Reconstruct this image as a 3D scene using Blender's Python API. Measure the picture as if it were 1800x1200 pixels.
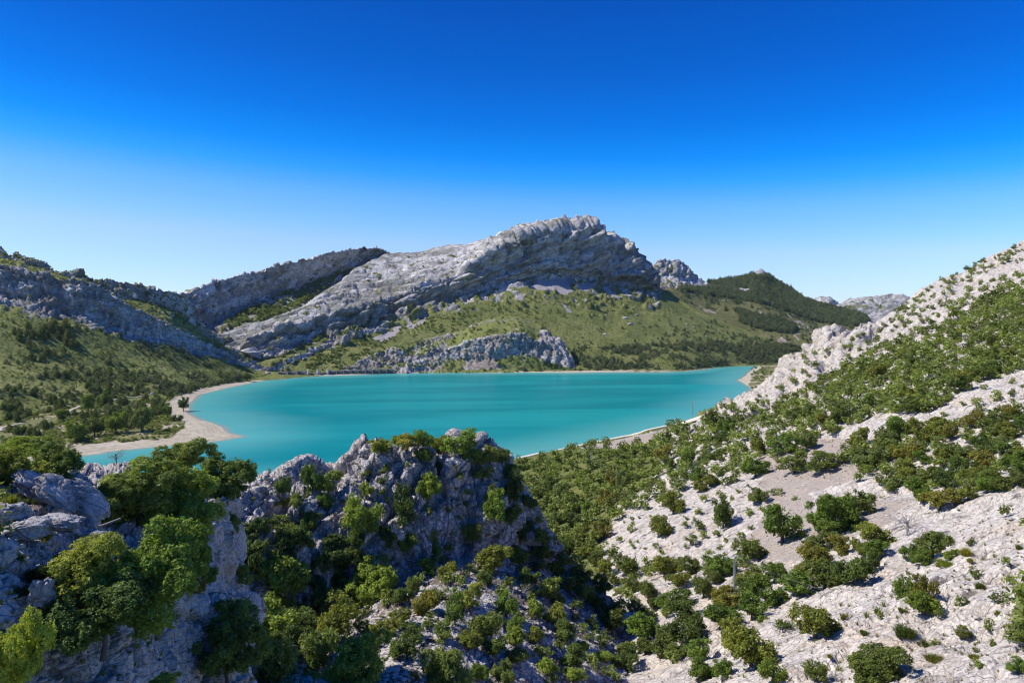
import bpy, math, random, time
import numpy as np
T0 = time.time()
for o in list(bpy.data.objects): bpy.data.objects.remove(o)
scene = bpy.context.scene
COL = scene.collection
# ------------------------------------------------------------------ camera
CAM_Z = 100.0                      # metres above the lake
PITCH = math.atan(30/1200)         # looking slightly down
cam = bpy.data.cameras.new('camera'); cam.lens = 24; cam.sensor_width = 36
cam.clip_start = 0.5; cam.clip_end = 60000
camo = bpy.data.objects.new('camera', cam); COL.objects.link(camo)
camo.location = (0, 0, CAM_Z); camo.rotation_euler = (math.pi/2 - PITCH, 0, 0)
scene.camera = camo
# ------------------------------------------------------------------ light
SUN = np.array((-0.665, 0.0, 0.75)); SUN = SUN/np.linalg.norm(SUN)
w = bpy.data.worlds.new('World'); scene.world = w; w.use_nodes = True
nt = w.node_tree; nt.nodes.clear()
sky = nt.nodes.new('ShaderNodeTexSky'); sky.sky_type = 'NISHITA'; sky.sun_disc = False
sky.sun_elevation = math.asin(SUN[2]); sky.sun_rotation = math.atan2(SUN[0], SUN[1])
sky2 = nt.nodes.new('ShaderNodeTexSky'); sky2.sky_type = 'NISHITA'; sky2.sun_disc = False      # the same sky turned round, to even out left and right
sky2.sun_elevation = sky.sun_elevation; sky2.sun_rotation = sky.sun_rotation + math.pi
for s_ in (sky, sky2): s_.altitude = 850; s_.air_density = 1.0; s_.dust_density = 0.2; s_.ozone_density = 3.0
mx = nt.nodes.new('ShaderNodeMix'); mx.data_type = 'RGBA'; mx.inputs[0].default_value = .42
nt.links.new(sky.outputs[0], mx.inputs[6]); nt.links.new(sky2.outputs[0], mx.inputs[7])
tc = nt.nodes.new('ShaderNodeTexCoord')                 # polarised look: deep blue high up, pale at the horizon and round the sun
def wm(op, a, b, c=None):
    n = nt.nodes.new('ShaderNodeMath'); n.operation = op
    for i, v in enumerate((a, b) if c is None else (a, b, c)):
        if hasattr(v, 'node'): nt.links.new(v, n.inputs[i])
        else: n.inputs[i].default_value = v
    return n.outputs[0]
def wdot(v):
    n = nt.nodes.new('ShaderNodeVectorMath'); n.operation = 'DOT_PRODUCT'; nt.links.new(tc.outputs['Generated'], n.inputs[0]); n.inputs[1].default_value = v
    return n.outputs['Value']
sh_ = SUN[:2]/np.linalg.norm(SUN[:2])
tt = wm('SUBTRACT', wdot((0, 0, 1)), wm('MULTIPLY', wdot((sh_[0], sh_[1], 0)), .035))
aur = nt.nodes.new('ShaderNodeMapRange'); aur.interpolation_type = 'SMOOTHSTEP'; nt.links.new(wdot(tuple(SUN)), aur.inputs[0]); aur.inputs[1].default_value = .76; aur.inputs[2].default_value = 1.0
tt = wm('MULTIPLY_ADD', aur.outputs[0], -.45, tt)
rr = nt.nodes.new('ShaderNodeValToRGB'); nt.links.new(wm('MULTIPLY', tt, 2.0), rr.inputs[0])
RAMP = [(.05, (.72, .80, 1.02)), (.11, (.74, .83, 1.07)), (.13, (.60, .83, 1.11)), (.172, (.39, .78, 1.20)), (.206, (.10, .67, 1.20)), (.235, (.015, .565, 1.20)), (.28, (.0, .43, 1.08)), (.345, (.0, .33, .95)), (.42, (.0, .272, .86))]
el = rr.color_ramp.elements
while len(el) < len(RAMP): el.new(.5)
for i, (t_, c_) in enumerate(RAMP): el[i].position = t_*2; el[i].color = (*c_, 1)
ml = nt.nodes.new('ShaderNodeMix'); ml.data_type = 'RGBA'; ml.blend_type = 'MULTIPLY'; ml.inputs[0].default_value = 1
bg = nt.nodes.new('ShaderNodeBackground'); bg.inputs['Strength'].default_value = 0.15
out = nt.nodes.new('ShaderNodeOutputWorld')
nt.links.new(mx.outputs[2], ml.inputs[6]); nt.links.new(rr.outputs[0], ml.inputs[7])
nt.links.new(ml.outputs[2], bg.inputs['Color']); nt.links.new(bg.outputs[0], out.inputs['Surface'])
sl = bpy.data.lights.new('sun', 'SUN'); sl.energy = 5.0; sl.angle = math.radians(0.5); sl.color = (1.0, 0.945, 0.865)
so = bpy.data.objects.new('sun', sl); COL.objects.link(so)
from mathutils import Vector
so.rotation_euler = Vector(-SUN).to_track_quat('-Z', 'Y').to_euler(); so.location = (-300, 100, 500)
scene.view_settings.view_transform = 'Standard'; scene.view_settings.look = 'None'
scene.view_settings.exposure = 0.16; scene.view_settings.gamma = 1.0; scene.view_settings.use_curve_mapping = False
scene.cycles.use_denoising = True; scene.cycles.pixel_filter_type = 'BLACKMAN_HARRIS'; scene.cycles.filter_width = 1.1
scene.cycles.max_bounces = 5; scene.cycles.diffuse_bounces = 3; scene.cycles.glossy_bounces = 2
scene.cycles.transparent_max_bounces = 4; scene.cycles.transmission_bounces = 2
# ------------------------------------------------------------------ pixel <-> world (pixels of the 1800x1200 photograph)
CP, SP = math.cos(PITCH), math.sin(PITCH)
def P(px, py, d):
    px = np.asarray(px, float); py = np.asarray(py, float); d = np.asarray(d, float)
    v = (600-py)/1200
    dy = CP + v*SP; dz = -SP + v*CP; s = d/dy
    return np.stack(np.broadcast_arrays((px-900)/1200*s, d, CAM_Z + dz*s), -1)
def project(p):
    y = p[..., 1]*CP - (p[..., 2]-CAM_Z)*SP; z = p[..., 1]*SP + (p[..., 2]-CAM_Z)*CP
    y = np.maximum(y, 0.1)
    return 900 + 1200*p[..., 0]/y, 600 - 1200*z/y
def onlake(px, py, z=0.0):          # the point of height z seen at that pixel
    v = (600-np.asarray(py, float))/1200; dy = CP + v*SP; dz = -SP + v*CP
    return P(px, py, (z-CAM_Z)/dz*dy)
# ------------------------------------------------------------------ noise
U = np.uint32
def _h(ix, iy, iz, seed):
    n = ix*U(0x8da6b343) + iy*U(0xd8163841) + iz*U(0xcb1ab31f) + U((seed*0x9e3779b9) & 0xffffffff)
    n ^= n >> U(13); n *= U(0x85ebca6b); n ^= n >> U(16); n *= U(0xc2b2ae35); n ^= n >> U(15)
    return n
_g = np.random.default_rng(5).normal(size=(256, 3)); _g /= np.linalg.norm(_g, axis=1)[:, None]; _g = _g.astype(np.float32)
_r = np.random.default_rng(6).random((1024, 3)).astype(np.float32)
np.seterr(over='ignore')
def perlin(p, seed=0):
    p = p.astype(np.float32); f = np.floor(p); r = p-f
    i = f.astype(np.int32).view(U); u = r*r*r*(r*(r*6-15)+10)
    out = np.zeros(len(p), np.float32)
    for a in (0, 1):
        wx = u[:, 0] if a else 1-u[:, 0]
        for b in (0, 1):
            wy = u[:, 1] if b else 1-u[:, 1]
            for c in (0, 1):
                wz = u[:, 2] if c else 1-u[:, 2]
                g = _g[_h(i[:, 0]+U(a), i[:, 1]+U(b), i[:, 2]+U(c), seed) & U(255)]
                out += wx*wy*wz*(g[:, 0]*(r[:, 0]-a)+g[:, 1]*(r[:, 1]-b)+g[:, 2]*(r[:, 2]-c))
    return out*1.5
def fbm(p, scale, octv=4, seed=0, ridged=False, gain=.5):
    q = p/scale; s = np.zeros(len(p), np.float32); a = 1.0; tot = 0
    for k in range(octv):
        n = perlin(q, seed+k*17)
        if ridged: n = 1-2*np.abs(n)
        s += a*n; tot += a; a *= gain; q = q*2.03+7.1
    return s/tot
def cells(p, seed=0):               # voronoi: F1, F2, cell random vector, offset to the cell's centre
    p = p.astype(np.float32); base = np.floor(p-.5)
    n = len(p); f1 = np.full(n, 9, np.float32); f2 = f1.copy(); hid = np.zeros(n, U); off = np.zeros((n, 3), np.float32)
    for a in (0, 1):
        for b in (0, 1):
            for c in (0, 1):
                cc = base + np.array((a, b, c), np.float32); ci = cc.astype(np.int32).view(U)
                h = _h(ci[:, 0], ci[:, 1], ci[:, 2], seed)
                dv = p - (cc + .5 + (_r[h & U(1023)]-.5)*.85)
                d = (dv*dv).sum(1); m = d < f1
                f2 = np.where(m, f1, np.minimum(f2, d)); hid = np.where(m, h, hid); off[m] = dv[m]; f1 = np.where(m, d, f1)
    return np.sqrt(f1), np.sqrt(f2), _r[(hid >> U(10)) & U(1023)], off
def smooth(a, b, x):
    t = np.clip((x-a)/(b-a), 0, 1); return t*t*(3-2*t)
def facets(p, S, seed, stretch=(1, 1, 1), rot=None, tilt=1.0, crack=.35, cw=.14):
    q = p if rot is None else p@rot
    q = q/(np.array(stretch)*S)
    q = q + .22*np.stack([perlin(q*1.3+9, seed+k) for k in (1, 2, 3)], 1)
    f1, f2, r, off = cells(q, seed)
    h = (r[:, 0]-.5) + tilt*(off*(r*2-1)).sum(1)
    return h - crack*(1-smooth(0, cw, f2-f1))
def rotm(axis, ang):
    from mathutils import Matrix
    return np.array(Matrix.Rotation(math.radians(ang), 3, axis)).T
def inpoly(px, py, poly):
    poly = np.asarray(poly, float); ins = np.zeros(px.shape, bool); n = len(poly); j = n-1
    for i in range(n):
        xi, yi = poly[i]; xj, yj = poly[j]
        c = ((yi > py) != (yj > py)) & (px < (xj-xi)*(py-yi)/(yj-yi+1e-9)+xi); ins ^= c; j = i
    return ins
def polydist(px, py, poly, closed=True):
    poly = np.asarray(poly, float); d = np.full(px.shape, 1e9)
    n = len(poly)
    for i in range(n if closed else n-1):
        a = poly[i]; b = poly[(i+1) % n]; ab = b-a; L = (ab*ab).sum()+1e-9
        t = np.clip(((px-a[0])*ab[0]+(py-a[1])*ab[1])/L, 0, 1)
        d = np.minimum(d, (px-a[0]-t*ab[0])**2+(py-a[1]-t*ab[1])**2)
    return np.sqrt(d)
def softpoly(px, py, poly, w, nz=0):   # 1 inside, 0 outside, edge w wide, moved by nz
    d = polydist(px, py, poly); d = np.where(inpoly(px, py, poly), d, -d)
    return smooth(-w, w, d+nz)
# ------------------------------------------------------------------ scene helpers
def tag(o, label=None, cat=None, group=None, kind=None):
    if label: o['label'] = label
    if cat: o['category'] = cat
    if group: o['group'] = group
    if kind: o['kind'] = kind
    return o
def mesh_np(name, verts, faces, mat=None, attrs=None, smooth_=True, parent=None, link=True):
    verts = np.asarray(verts, np.float32); faces = np.asarray(faces, np.int32)
    me = bpy.data.meshes.new(name); k = faces.shape[1]
    me.vertices.add(len(verts)); me.vertices.foreach_set('co', verts.ravel())
    me.loops.add(faces.size); me.loops.foreach_set('vertex_index', faces.ravel())
    me.polygons.add(len(faces)); me.polygons.foreach_set('loop_start', np.arange(len(faces), dtype=np.int32)*k)
    if smooth_: me.polygons.foreach_set('use_smooth', np.ones(len(faces), bool))
    for an, av in (attrs or {}).items():
        av = np.asarray(av, np.float32)
        if av.ndim == 2:
            at = me.attributes.new(an, 'FLOAT_COLOR', 'POINT'); c = np.ones((len(verts), 4), np.float32); c[:, :av.shape[1]] = av
            at.data.foreach_set('color', c.ravel())
        else:
            at = me.attributes.new(an, 'FLOAT', 'POINT'); at.data.foreach_set('value', av.ravel())
    me.update(calc_edges=True)
    if mat: me.materials.append(mat)
    if not link: return me
    o = bpy.data.objects.new(name, me); COL.objects.link(o)
    if parent: o.parent = parent
    return o
def gridfaces(nr, nc, off=0):
    i = np.arange(nr-1)[:, None]*nc + np.arange(nc-1)[None, :]
    return np.stack([i, i+1, i+nc+1, i+nc], -1).reshape(-1, 4)+off
def gnormals(G):
    du = np.gradient(G, axis=1); dv = np.gradient(G, axis=0)
    n = np.cross(du, dv); n /= np.linalg.norm(n, axis=-1, keepdims=True)+1e-9
    return np.where(n[..., 2:3] < -.2, -n, n)
def gsm(a, s):
    if s <= 0: return a
    r = int(s*3)+1; k = np.exp(-.5*(np.arange(-r, r+1)/s)**2); k /= k.sum()
    return np.convolve(np.pad(a, r, mode='edge'), k, 'valid')
TERR = []                            # every terrain's points, for finding where a pixel's ray meets the ground
def loft(name, mat, x0, x1, dx, rows, nsub, disp=None, zone=None, ts=2, sm=6, passes=1, xsub=None):
    xg = np.arange(x0, x1+dx*.5, dx); xs = xg if xsub is None else xsub; K = []
    for k, r in enumerate(rows):
        s = sm
        if isinstance(r, tuple): r, s = r
        a = np.array(r, float); py = np.interp(xs, xg, gsm(np.interp(xg, a[:, 0], a[:, 1]), s/dx)); d = np.interp(xs, xg, gsm(np.interp(xg, a[:, 0], a[:, 2]), max(s, sm)/dx))
        K.append(P(xs, py, d))
    L = []; S = []
    for k in range(len(K)-1):
        n = nsub[k]
        for t in np.arange(n)/n: L.append(K[k]*(1-t)+K[k+1]*t); S.append(k+t)
    L.append(K[-1]); S.append(len(K)-1)
    G = np.array(L); S = np.array(S)
    for _ in range(ts): G[1:-1] = .25*G[:-2]+.5*G[1:-1]+.25*G[2:]
    s = np.repeat(S, len(xs)); sh = G.shape
    if disp:
        for ps in range(passes):
            N = gnormals(G).reshape(-1, 3); p = G.reshape(-1, 3); px, py = project(p)
            dd = disp(p, px, py, s, N, ps)
            p = p + (N*dd[:, None] if dd.ndim == 1 else dd)
            G = p.reshape(sh)
    p = G.reshape(-1, 3); px, py = project(p); N = gnormals(G).reshape(-1, 3)
    z = zone(p, px, py, s, N) if zone else np.zeros((len(p), 3))
    o = mesh_np(name, p, gridfaces(sh[0], sh[1])[:, ::-1], mat, {'zone': z}); tag(o, kind='structure')
    TERR.append((name, p, px, py, z)); print(name, len(p), round(time.time()-T0, 1))
    return o
# ------------------------------------------------------------------ materials
def newmat(name):
    m = bpy.data.materials.new(name); m.use_nodes = True; m.node_tree.nodes.clear(); return m, m.node_tree.nodes, m.node_tree.links
class NB:
    def __init__(s, name): s.m, s.n, s.l = newmat(name)
    def node(s, t, **kw):
        x = s.n.new(t)
        for k, v in kw.items(): setattr(x, k, v)
        return x
    def set(s, sock, v):
        if hasattr(v, 'node') : s.l.new(v, sock)
        else: sock.default_value = v
    def noise(s, vec, scale, detail=5, rough=.55, dist=0.):
        x = s.node('ShaderNodeTexNoise'); s.set(x.inputs['Vector'], vec); x.inputs['Scale'].default_value = scale
        x.inputs['Detail'].default_value = detail; x.inputs['Roughness'].default_value = rough; x.inputs['Distortion'].default_value = dist
        return x.outputs['Fac']
    def vor(s, vec, scale, feat='DISTANCE_TO_EDGE'):
        x = s.node('ShaderNodeTexVoronoi', feature=feat); s.set(x.inputs['Vector'], vec); x.inputs['Scale'].default_value = scale
        return x.outputs['Distance']
    def ramp(s, fac, stops):
        x = s.node('ShaderNodeValToRGB'); s.set(x.inputs[0], fac); e = x.color_ramp.elements
        while len(e) < len(stops): e.new(.5)
        for i, (p, c) in enumerate(stops):
            e[i].position = p; e[i].color = (*c, 1) if not isinstance(c, (int, float)) else (c, c, c, 1)
        return x.outputs['Color']
    def mix(s, fac, a, b, mode='MIX'):
        x = s.node('ShaderNodeMix', data_type='RGBA', blend_type=mode); s.set(x.inputs[0], fac)
        for sock, v in ((x.inputs[6], a), (x.inputs[7], b)): s.set(sock, (*v, 1) if isinstance(v, tuple) and len(v) == 3 else v)
        return x.outputs[2]
    def math(s, op, a, b=0., c=None, clamp=False):
        x = s.node('ShaderNodeMath', operation=op, use_clamp=clamp); s.set(x.inputs[0], a); s.set(x.inputs[1], b)
        if c is not None: s.set(x.inputs[2], c)
        return x.outputs[0]
    def step(s, x, a, b): 
        m = s.node('ShaderNodeMapRange', interpolation_type='SMOOTHSTEP'); s.set(m.inputs[0], x); m.inputs[1].default_value = a; m.inputs[2].default_value = b
        return m.outputs[0]
    def vscale(s, vec, sc, rot=(0, 0, 0)):
        x = s.node('ShaderNodeMapping', vector_type='TEXTURE'); s.set(x.inputs[0], vec); x.inputs['Scale'].default_value = tuple(1/max(c_, 1e-9) for c_ in sc); x.inputs['Rotation'].default_value = rot
        return x.outputs[0]
    def out(s, sh):
        o = s.node('ShaderNodeOutputMaterial'); s.l.new(sh, o.inputs['Surface']); return s.m
def terrain_mat(name, S, light, mid, dark, warm, warm_amt=.5, grass=((.075,.088,.026),(.155,.172,.048),(.25,.24,.09)), soil=((.30,.24,.19),(.42,.36,.30)),
                stretch=(1, 1, 1), rot=(0, 0, 0), crack=.5, gs=None, bump=.6, speck=0., dash=0., scrub=0., rings=0., zn=.35):
    """S: size in metres of the main rock blocks. zone attribute: R scree or soil, G grass or scrub, B sand"""
    b = NB(name); pos = b.node('ShaderNodeNewGeometry').outputs['Position']
    z = b.node('ShaderNodeVertexColor', layer_name='zone'); sep = b.node('ShaderNodeSeparateColor'); b.l.new(z.outputs['Color'], sep.inputs[0])
    v = b.vscale(pos, stretch, rot)
    n1 = b.noise(v, 1/S, 9, .62); n2 = b.noise(pos, .22/S, 4, .5); n3 = b.noise(v, 5/S, 6, .65)
    rock = b.ramp(n1, [(.28, dark), (.41, mid), (.54, light), (.8, tuple(min(1, c*1.12) for c in light))])
    rock = b.mix(b.math('MULTIPLY', b.step(n2, .48, .72), warm_amt), rock, warm)
    n4 = b.noise(v, .45/S, 6, .6)
    rock = b.mix(b.math('MULTIPLY', b.step(n4, .56, .74), .55), rock, tuple(c*.62 for c in mid))        # lichen and water stains
    rock = b.mix(b.math('MULTIPLY', b.step(n3, .46, .32), .4), rock, dark)
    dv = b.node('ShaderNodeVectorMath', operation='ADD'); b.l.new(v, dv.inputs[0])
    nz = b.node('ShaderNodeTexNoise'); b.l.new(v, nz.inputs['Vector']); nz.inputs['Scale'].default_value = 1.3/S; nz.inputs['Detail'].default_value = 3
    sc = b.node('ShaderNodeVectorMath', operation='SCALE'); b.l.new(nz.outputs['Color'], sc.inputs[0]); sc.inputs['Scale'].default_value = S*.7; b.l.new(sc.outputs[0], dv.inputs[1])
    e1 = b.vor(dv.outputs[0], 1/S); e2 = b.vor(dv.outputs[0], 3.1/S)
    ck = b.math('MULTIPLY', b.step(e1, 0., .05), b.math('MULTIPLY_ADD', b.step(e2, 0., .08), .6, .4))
    rock = b.mix(b.math('MULTIPLY', b.math('SUBTRACT', 1., ck), crack), rock, tuple(c*.35 for c in dark))  # shade inside the cracks darkened into the rock colour
    if dash:                                                                    # short dark dashes along the grain, cleft shadow put into the colour
        ln = b.noise(b.vscale(pos, (.42, 1.0, 1.0), rot), 1.1/S, 5, .62); l2 = b.noise(b.vscale(pos, (.5, 1.0, 1.0), rot), 3.6/S, 4, .6)
        dk = b.math('MAXIMUM', b.step(ln, .585, .66), b.math('MULTIPLY', b.step(l2, .58, .68), .8)); rock = b.mix(b.math('MULTIPLY', dk, dash), rock, tuple(c*.42 for c in dark))
    if scrub:                                                                   # cushions of dry scrub lodged along the ledges
        s1 = b.noise(b.vscale(pos, (.35, .8, 1.2), rot), .9/S, 8, .7); s2 = b.noise(pos, .10/S, 3, .5)
        rock = b.mix(b.math('MULTIPLY', b.step(b.math('MULTIPLY_ADD', s2, .55, s1), .69, .86), scrub), rock, (.10, .102, .066))
    gs = gs or S*1.2
    g1 = b.noise(pos, 1/gs, 7, .7); g2 = b.noise(pos, .12/gs, 4, .55)
    gfac = b.math('MULTIPLY_ADD', g2, .55, b.math('MULTIPLY', g1, .55))
    gr = b.ramp(gfac, [(.38, grass[0]), (.55, grass[1]), (.74, grass[2])])
    so = b.ramp(n3, [(.3, soil[0]), (.7, soil[1])])
    sand = b.ramp(b.noise(pos, .8/gs, 7, .65), [(.3, (.37, .318, .225)), (.55, (.52, .458, .335)), (.75, (.60, .545, .42))])
    if rings:                                                                   # old waterlines left on the shore
        rg = b.noise(b.vscale(pos, (.012, .012, 7.)), 1, 3, .6); sand = b.mix(b.math('MULTIPLY', b.step(rg, .46, .60), rings), sand, (.27, .215, .16)); sand = b.mix(b.math('MULTIPLY', b.step(b.noise(pos, 1.1, 4, .7), .60, .68), .6), sand, (.20, .17, .14))
    def fac(ch, k=zn):
        return b.step(b.math('ADD', sep.outputs[ch], b.math('MULTIPLY', b.math('SUBTRACT', g1, .5), k*2)), .38, .62)
    fs, fg, fb = fac(0), fac(1), fac(2, .15)
    col = b.mix(fs, rock, so); col = b.mix(fg, col, gr); col = b.mix(fb, col, sand)
    h = b.math('ADD', b.math('MULTIPLY', n1, 1.0), b.math('MULTIPLY', ck, .35)); h = b.math('ADD', h, b.math('MULTIPLY', n3, .35))
    bp = b.node('ShaderNodeBump'); bp.inputs['Strength'].default_value = bump; bp.inputs['Distance'].default_value = S*.5; b.l.new(h, bp.inputs['Height'])
    bs = b.node('ShaderNodeBsdfPrincipled'); b.l.new(col, bs.inputs['Base Color']); bs.inputs['Roughness'].default_value = .92
    bs.inputs['Specular IOR Level'].default_value = .15; b.l.new(bp.outputs[0], bs.inputs['Normal'])
    return b.out(bs.outputs[0])
GREY = dict(light=(.46,.44,.42), mid=(.32,.305,.295), dark=(.15,.143,.14), warm=(.40,.32,.25))
M = {}
M['mountain'] = terrain_mat('mountain_rock', 26, (.62,.595,.57), (.48,.46,.445), (.25,.238,.23), (.50,.41,.33), warm_amt=.35, stretch=(1.0,.7,1.25), rot=(0,-.46,0), gs=8, bump=.5, crack=.45, dash=.7, scrub=.65, soil=((.30,.268,.265),(.41,.375,.37)))
M['hill'] = terrain_mat('hillside_rock', 16, (.58,.55,.525), (.44,.42,.40), (.22,.21,.20), (.50,.38,.29), warm_amt=.55, stretch=(1,1,.6), gs=7, bump=.7, dash=.5, scrub=.5, grass=((.105,.122,.032),(.20,.222,.060),(.30,.29,.11)))
M['far'] = terrain_mat('far_forest', 30, **GREY, gs=16, grass=((.07,.08,.032),(.125,.13,.045),(.21,.195,.085)))
M['plain'] = terrain_mat('valley_soil', 8, **GREY, gs=4, rings=.5, grass=((.085,.09,.030),(.165,.165,.06),(.28,.245,.13)), soil=((.34,.28,.2),(.45,.38,.28)), bump=.3)
M['slope'] = terrain_mat('pale_limestone', 3.2, (.66,.60,.53), (.54,.488,.428), (.27,.244,.214), (.59,.475,.36), warm_amt=.5, stretch=(.6,1.2,1.2), rot=(0,-.40,.25), crack=.4, dash=.85, gs=2.0, bump=.6, soil=((.33,.27,.215),(.50,.425,.36)))
M['crag'] = terrain_mat('grey_limestone', 2.4, (.66,.615,.575), (.52,.485,.455), (.27,.25,.235), (.50,.385,.29), warm_amt=.45, stretch=(1.1,1.1,.65), crack=.6, gs=1.4, bump=.9, dash=.4, soil=((.17,.14,.115),(.32,.275,.24)))
M['bluff'] = terrain_mat('bluff_limestone', 1.3, (.53,.49,.455), (.40,.37,.34), (.20,.18,.165), (.44,.33,.24), warm_amt=.4, stretch=(1,1,.75), crack=.5, gs=.8, bump=.6, soil=((.22,.17,.14),(.32,.27,.23)))
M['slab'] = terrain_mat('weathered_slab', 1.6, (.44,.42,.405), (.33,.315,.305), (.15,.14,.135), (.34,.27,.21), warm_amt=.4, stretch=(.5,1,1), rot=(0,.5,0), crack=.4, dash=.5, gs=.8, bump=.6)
# ------------------------------------------------------------------ terrain
def Z(px, z, d):                     # row point of height z at distance d
    return (px, float(project(np.array([0., d, z]))[1]), d)
def S_(px, py, z=0.):                # row point of height z that shows at that pixel
    return (px, py, float(onlake(px, py, z)[1]))
# lake outline, as seen in the photograph, on the water level
LAKE_PX = [(60,815),(130,802),(165,798),(200,792),(260,786),(340,779),(385,774),(425,767),(396,761),(392,751),(345,736),(330,727),(329,712),(350,693),(400,681),(450,671),
           (500,661.5),(560,660.5),(620,659),(682,656.5),(720,656),(770,654.5),(860,655),(930,654.5),(1000,655),(1080,654),(1150,654),(1200,652.5),(1240,649),(1262,644.5),(1290,641.5),(1325,640.2),(1336,642),
           (1324,648),(1318,653),(1310,661),(1299,668),(1308,674),(1322,681),(1312,694),(1270,722),(1200,742),(1100,770),(1000,793),(910,812)]
LAKE = np.array([onlake(a, b)[:2] for a, b in LAKE_PX] + [(-20,430),(-120,400),(-260,400),(-400,420)])
def lake_sd(x, y):                   # metres from the shore, positive on land
    d = polydist(x, y, LAKE); return np.where(inpoly(x, y, LAKE), -d, d)
SAND_PX = [[(425,769),(392,748),(345,733),(326,712),(318,714),(302,722),(318,738),(326,752),(310,765),(300,786),(345,782)],
           [(120,806),(205,794),(206,777),(150,785),(118,793)], [(330,712),(400,682),(470,668),(505,661),(470,662),(400,675),(345,690),(322,705)],
           [(1336,641),(1306,656),(1296,667),(1312,678),(1322,668),(1318,657),(1345,643)]]
SAND = [[tuple(onlake(a, b, 1.5)[:2]) for a, b in q] for q in SAND_PX]
us = np.arange(-.95, .78, .0031); ys = np.exp(np.arange(math.log(330), math.log(2100), .0072))
ux, uy = np.meshgrid(us, ys); X = (ux*uy).ravel(); Y = uy.ravel(); sd = lake_sd(X, Y)
pl = np.stack([X, Y, 0*X], 1)
nA = fbm(pl, 60, 4, 3); nB = fbm(pl, 9, 3, 8)
sdn = sd + 6*nA + 2.5*nB*smooth(0, 10, np.abs(sd))
Zp = np.where(sdn < 0, np.maximum(.10*sdn, -6), np.minimum(.11*sdn, 2.6) + .012*np.clip(sdn, 0, 300)) + smooth(10, 60, sdn)*(1.2*nA+.5*nB)
pl[:, 2] = Zp
ppx, ppy = project(pl)
sand = smooth(30, 15, sdn + 8*nB + 22*smooth(200, 260, X))
for q in SAND: sand = np.maximum(sand, softpoly(X, Y, q, 5, 5*nB))
veg = smooth(-.35, .05, fbm(pl, 26, 4, 21)+.10*smooth(0, 120, sdn))
near = smooth(800, 560, Y)*smooth(-.1, .3, fbm(pl, 14, 4, 33))
zn = np.stack([1-veg*.85 + .5*near, np.clip(veg-.45*near, 0, 1), sand], 1); zn[:, 1] *= (sand < .5)
plain = mesh_np('valley_ground', pl, gridfaces(len(ys), len(us)), M['plain'], {'zone': np.clip(zn, 0, 1)}); tag(plain, kind='structure')
TERR.append(('valley_ground', pl, ppx, ppy, zn))

# ---- left hillside with its two cliff bands
def disp_far(S, amp, rw, seed, big=0., bigS=200, stretch=(1, 1, 1), rot=None):
    def f(p, px, py, s, N, ps):
        r = rw(p, px, py, s, N)
        a = facets(p, S, seed, stretch, rot) + .45*facets(p, S*.36, seed+3, stretch, rot) + .22*facets(p, S*.14, seed+5, stretch, rot)
        return amp*S*a*r + big*fbm(p, bigS, 4, seed+9) + (1-r)*S*.05*fbm(p, S*.5, 4, seed+2)
    return f
def seg(s, vals):                     # value per row, linear between rows
    return np.interp(s, np.arange(len(vals)), vals)
HB = [(-260,742),(0,742),(150,716),(300,695),(450,664),(520,659),(560,657)]
rows = [[Z(a, -6, float(onlake(a, b, 4)[1])-60) for a, b in HB], [S_(a, b, 4) for a, b in HB],
    [(-260,630,760),(0,632,880),(150,640,960),(300,648,1070),(420,652,1240),(480,655,1330),(560,656.5,1420)],
    [(-260,500,960),(0,522,1040),(60,528,1055),(140,553,1080),(220,583,1110),(300,603,1165),(360,622,1225),(430,645,1300),(480,653,1345),(560,656.3,1425)],
    [(-260,440,975),(0,462,1062),(50,470,1074),(100,489,1090),(128,487,1094),(165,497,1108),(200,521,1122),(235,544,1140),(300,573,1185),(350,597,1238),(420,633,1306),(480,652.5,1352),(560,656.2,1430)],
    [(-260,436,1060),(0,458,1140),(60,472,1152),(110,487,1160),(150,498,1172),(200,520,1195),(240,531,1215),(290,542,1240),(335,560,1260),(400,615,1310),(440,639,1330),(480,652,1358),(560,656,1435)],
    ([(-260,372,1085),(-100,410,1130),(0,434,1165),(8,443,1166),(20,448,1168),(33,443,1170),(47,452,1174),(60,459,1176),(73,462,1179),(87,472,1182),(97,478,1184),(120,480,1190),(133,474,1193),(143,475,1196),(147,482,1197),(173,491,1203),(190,490,1208),(213,495,1215),(247,498,1226),(260,506,1231),(283,508,1240),(310,511,1250),(320,515,1254),(333,530,1262),(343,558,1268),(367,577,1285),(383,593,1298),(400,613,1316),(433,633,1340),(467,647,1362),(560,655.5,1442)], 1),
    [(-260,500,1500),(0,560,1550),(320,600,1500),(467,660,1420),(560,665,1500)]]
FRONT_GREEN = [(105,491),(130,487),(165,497),(150,500),(112,497)]
def hill_rw(p, px, py, s, N):
    n = fbm(p, 45, 4, 71)
    r = seg(s, [0, 0, 0, .9, .6, .55, 1, 1.]); r = np.maximum(r, .0)
    r = np.where((s > 3) & (s < 4), 1, r); r = np.where((s > 5), 1, r)
    low = smooth(430, 330, px) if True else 1
    r = np.where((s > 4) & (s <= 5), .45 + .9*n, r)
    r = np.where(s < 3, smooth(2.55, 3.0, s + .45*n)*.9, r)
    return np.clip(r, 0, 1)
def hill_zone(p, px, py, s, N):
    r = hill_rw(p, px, py, s, N)
    g = np.where(N[:, 2] > .62 + .25*fbm(p, 22, 3, 5), .8, 0)*(r > .3)*(s > 4)
    n = fbm(p, 18, 4, 17)
    flat = smooth(.5, .75, N[:, 2] + .25*n)
    gg = np.clip(1-r, 0, 1); gg = np.maximum(gg, g*.9); gg = np.where((s > 3) & (s < 4), gg*.2 + .75*smooth(.1, .4, n)*flat, gg)
    sc = smooth(.42, .5, fbm(p, 12, 3, 44))*(s < 2.9)*.9
    return np.stack([sc, gg*(1-sc), 0*r], 1)
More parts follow.
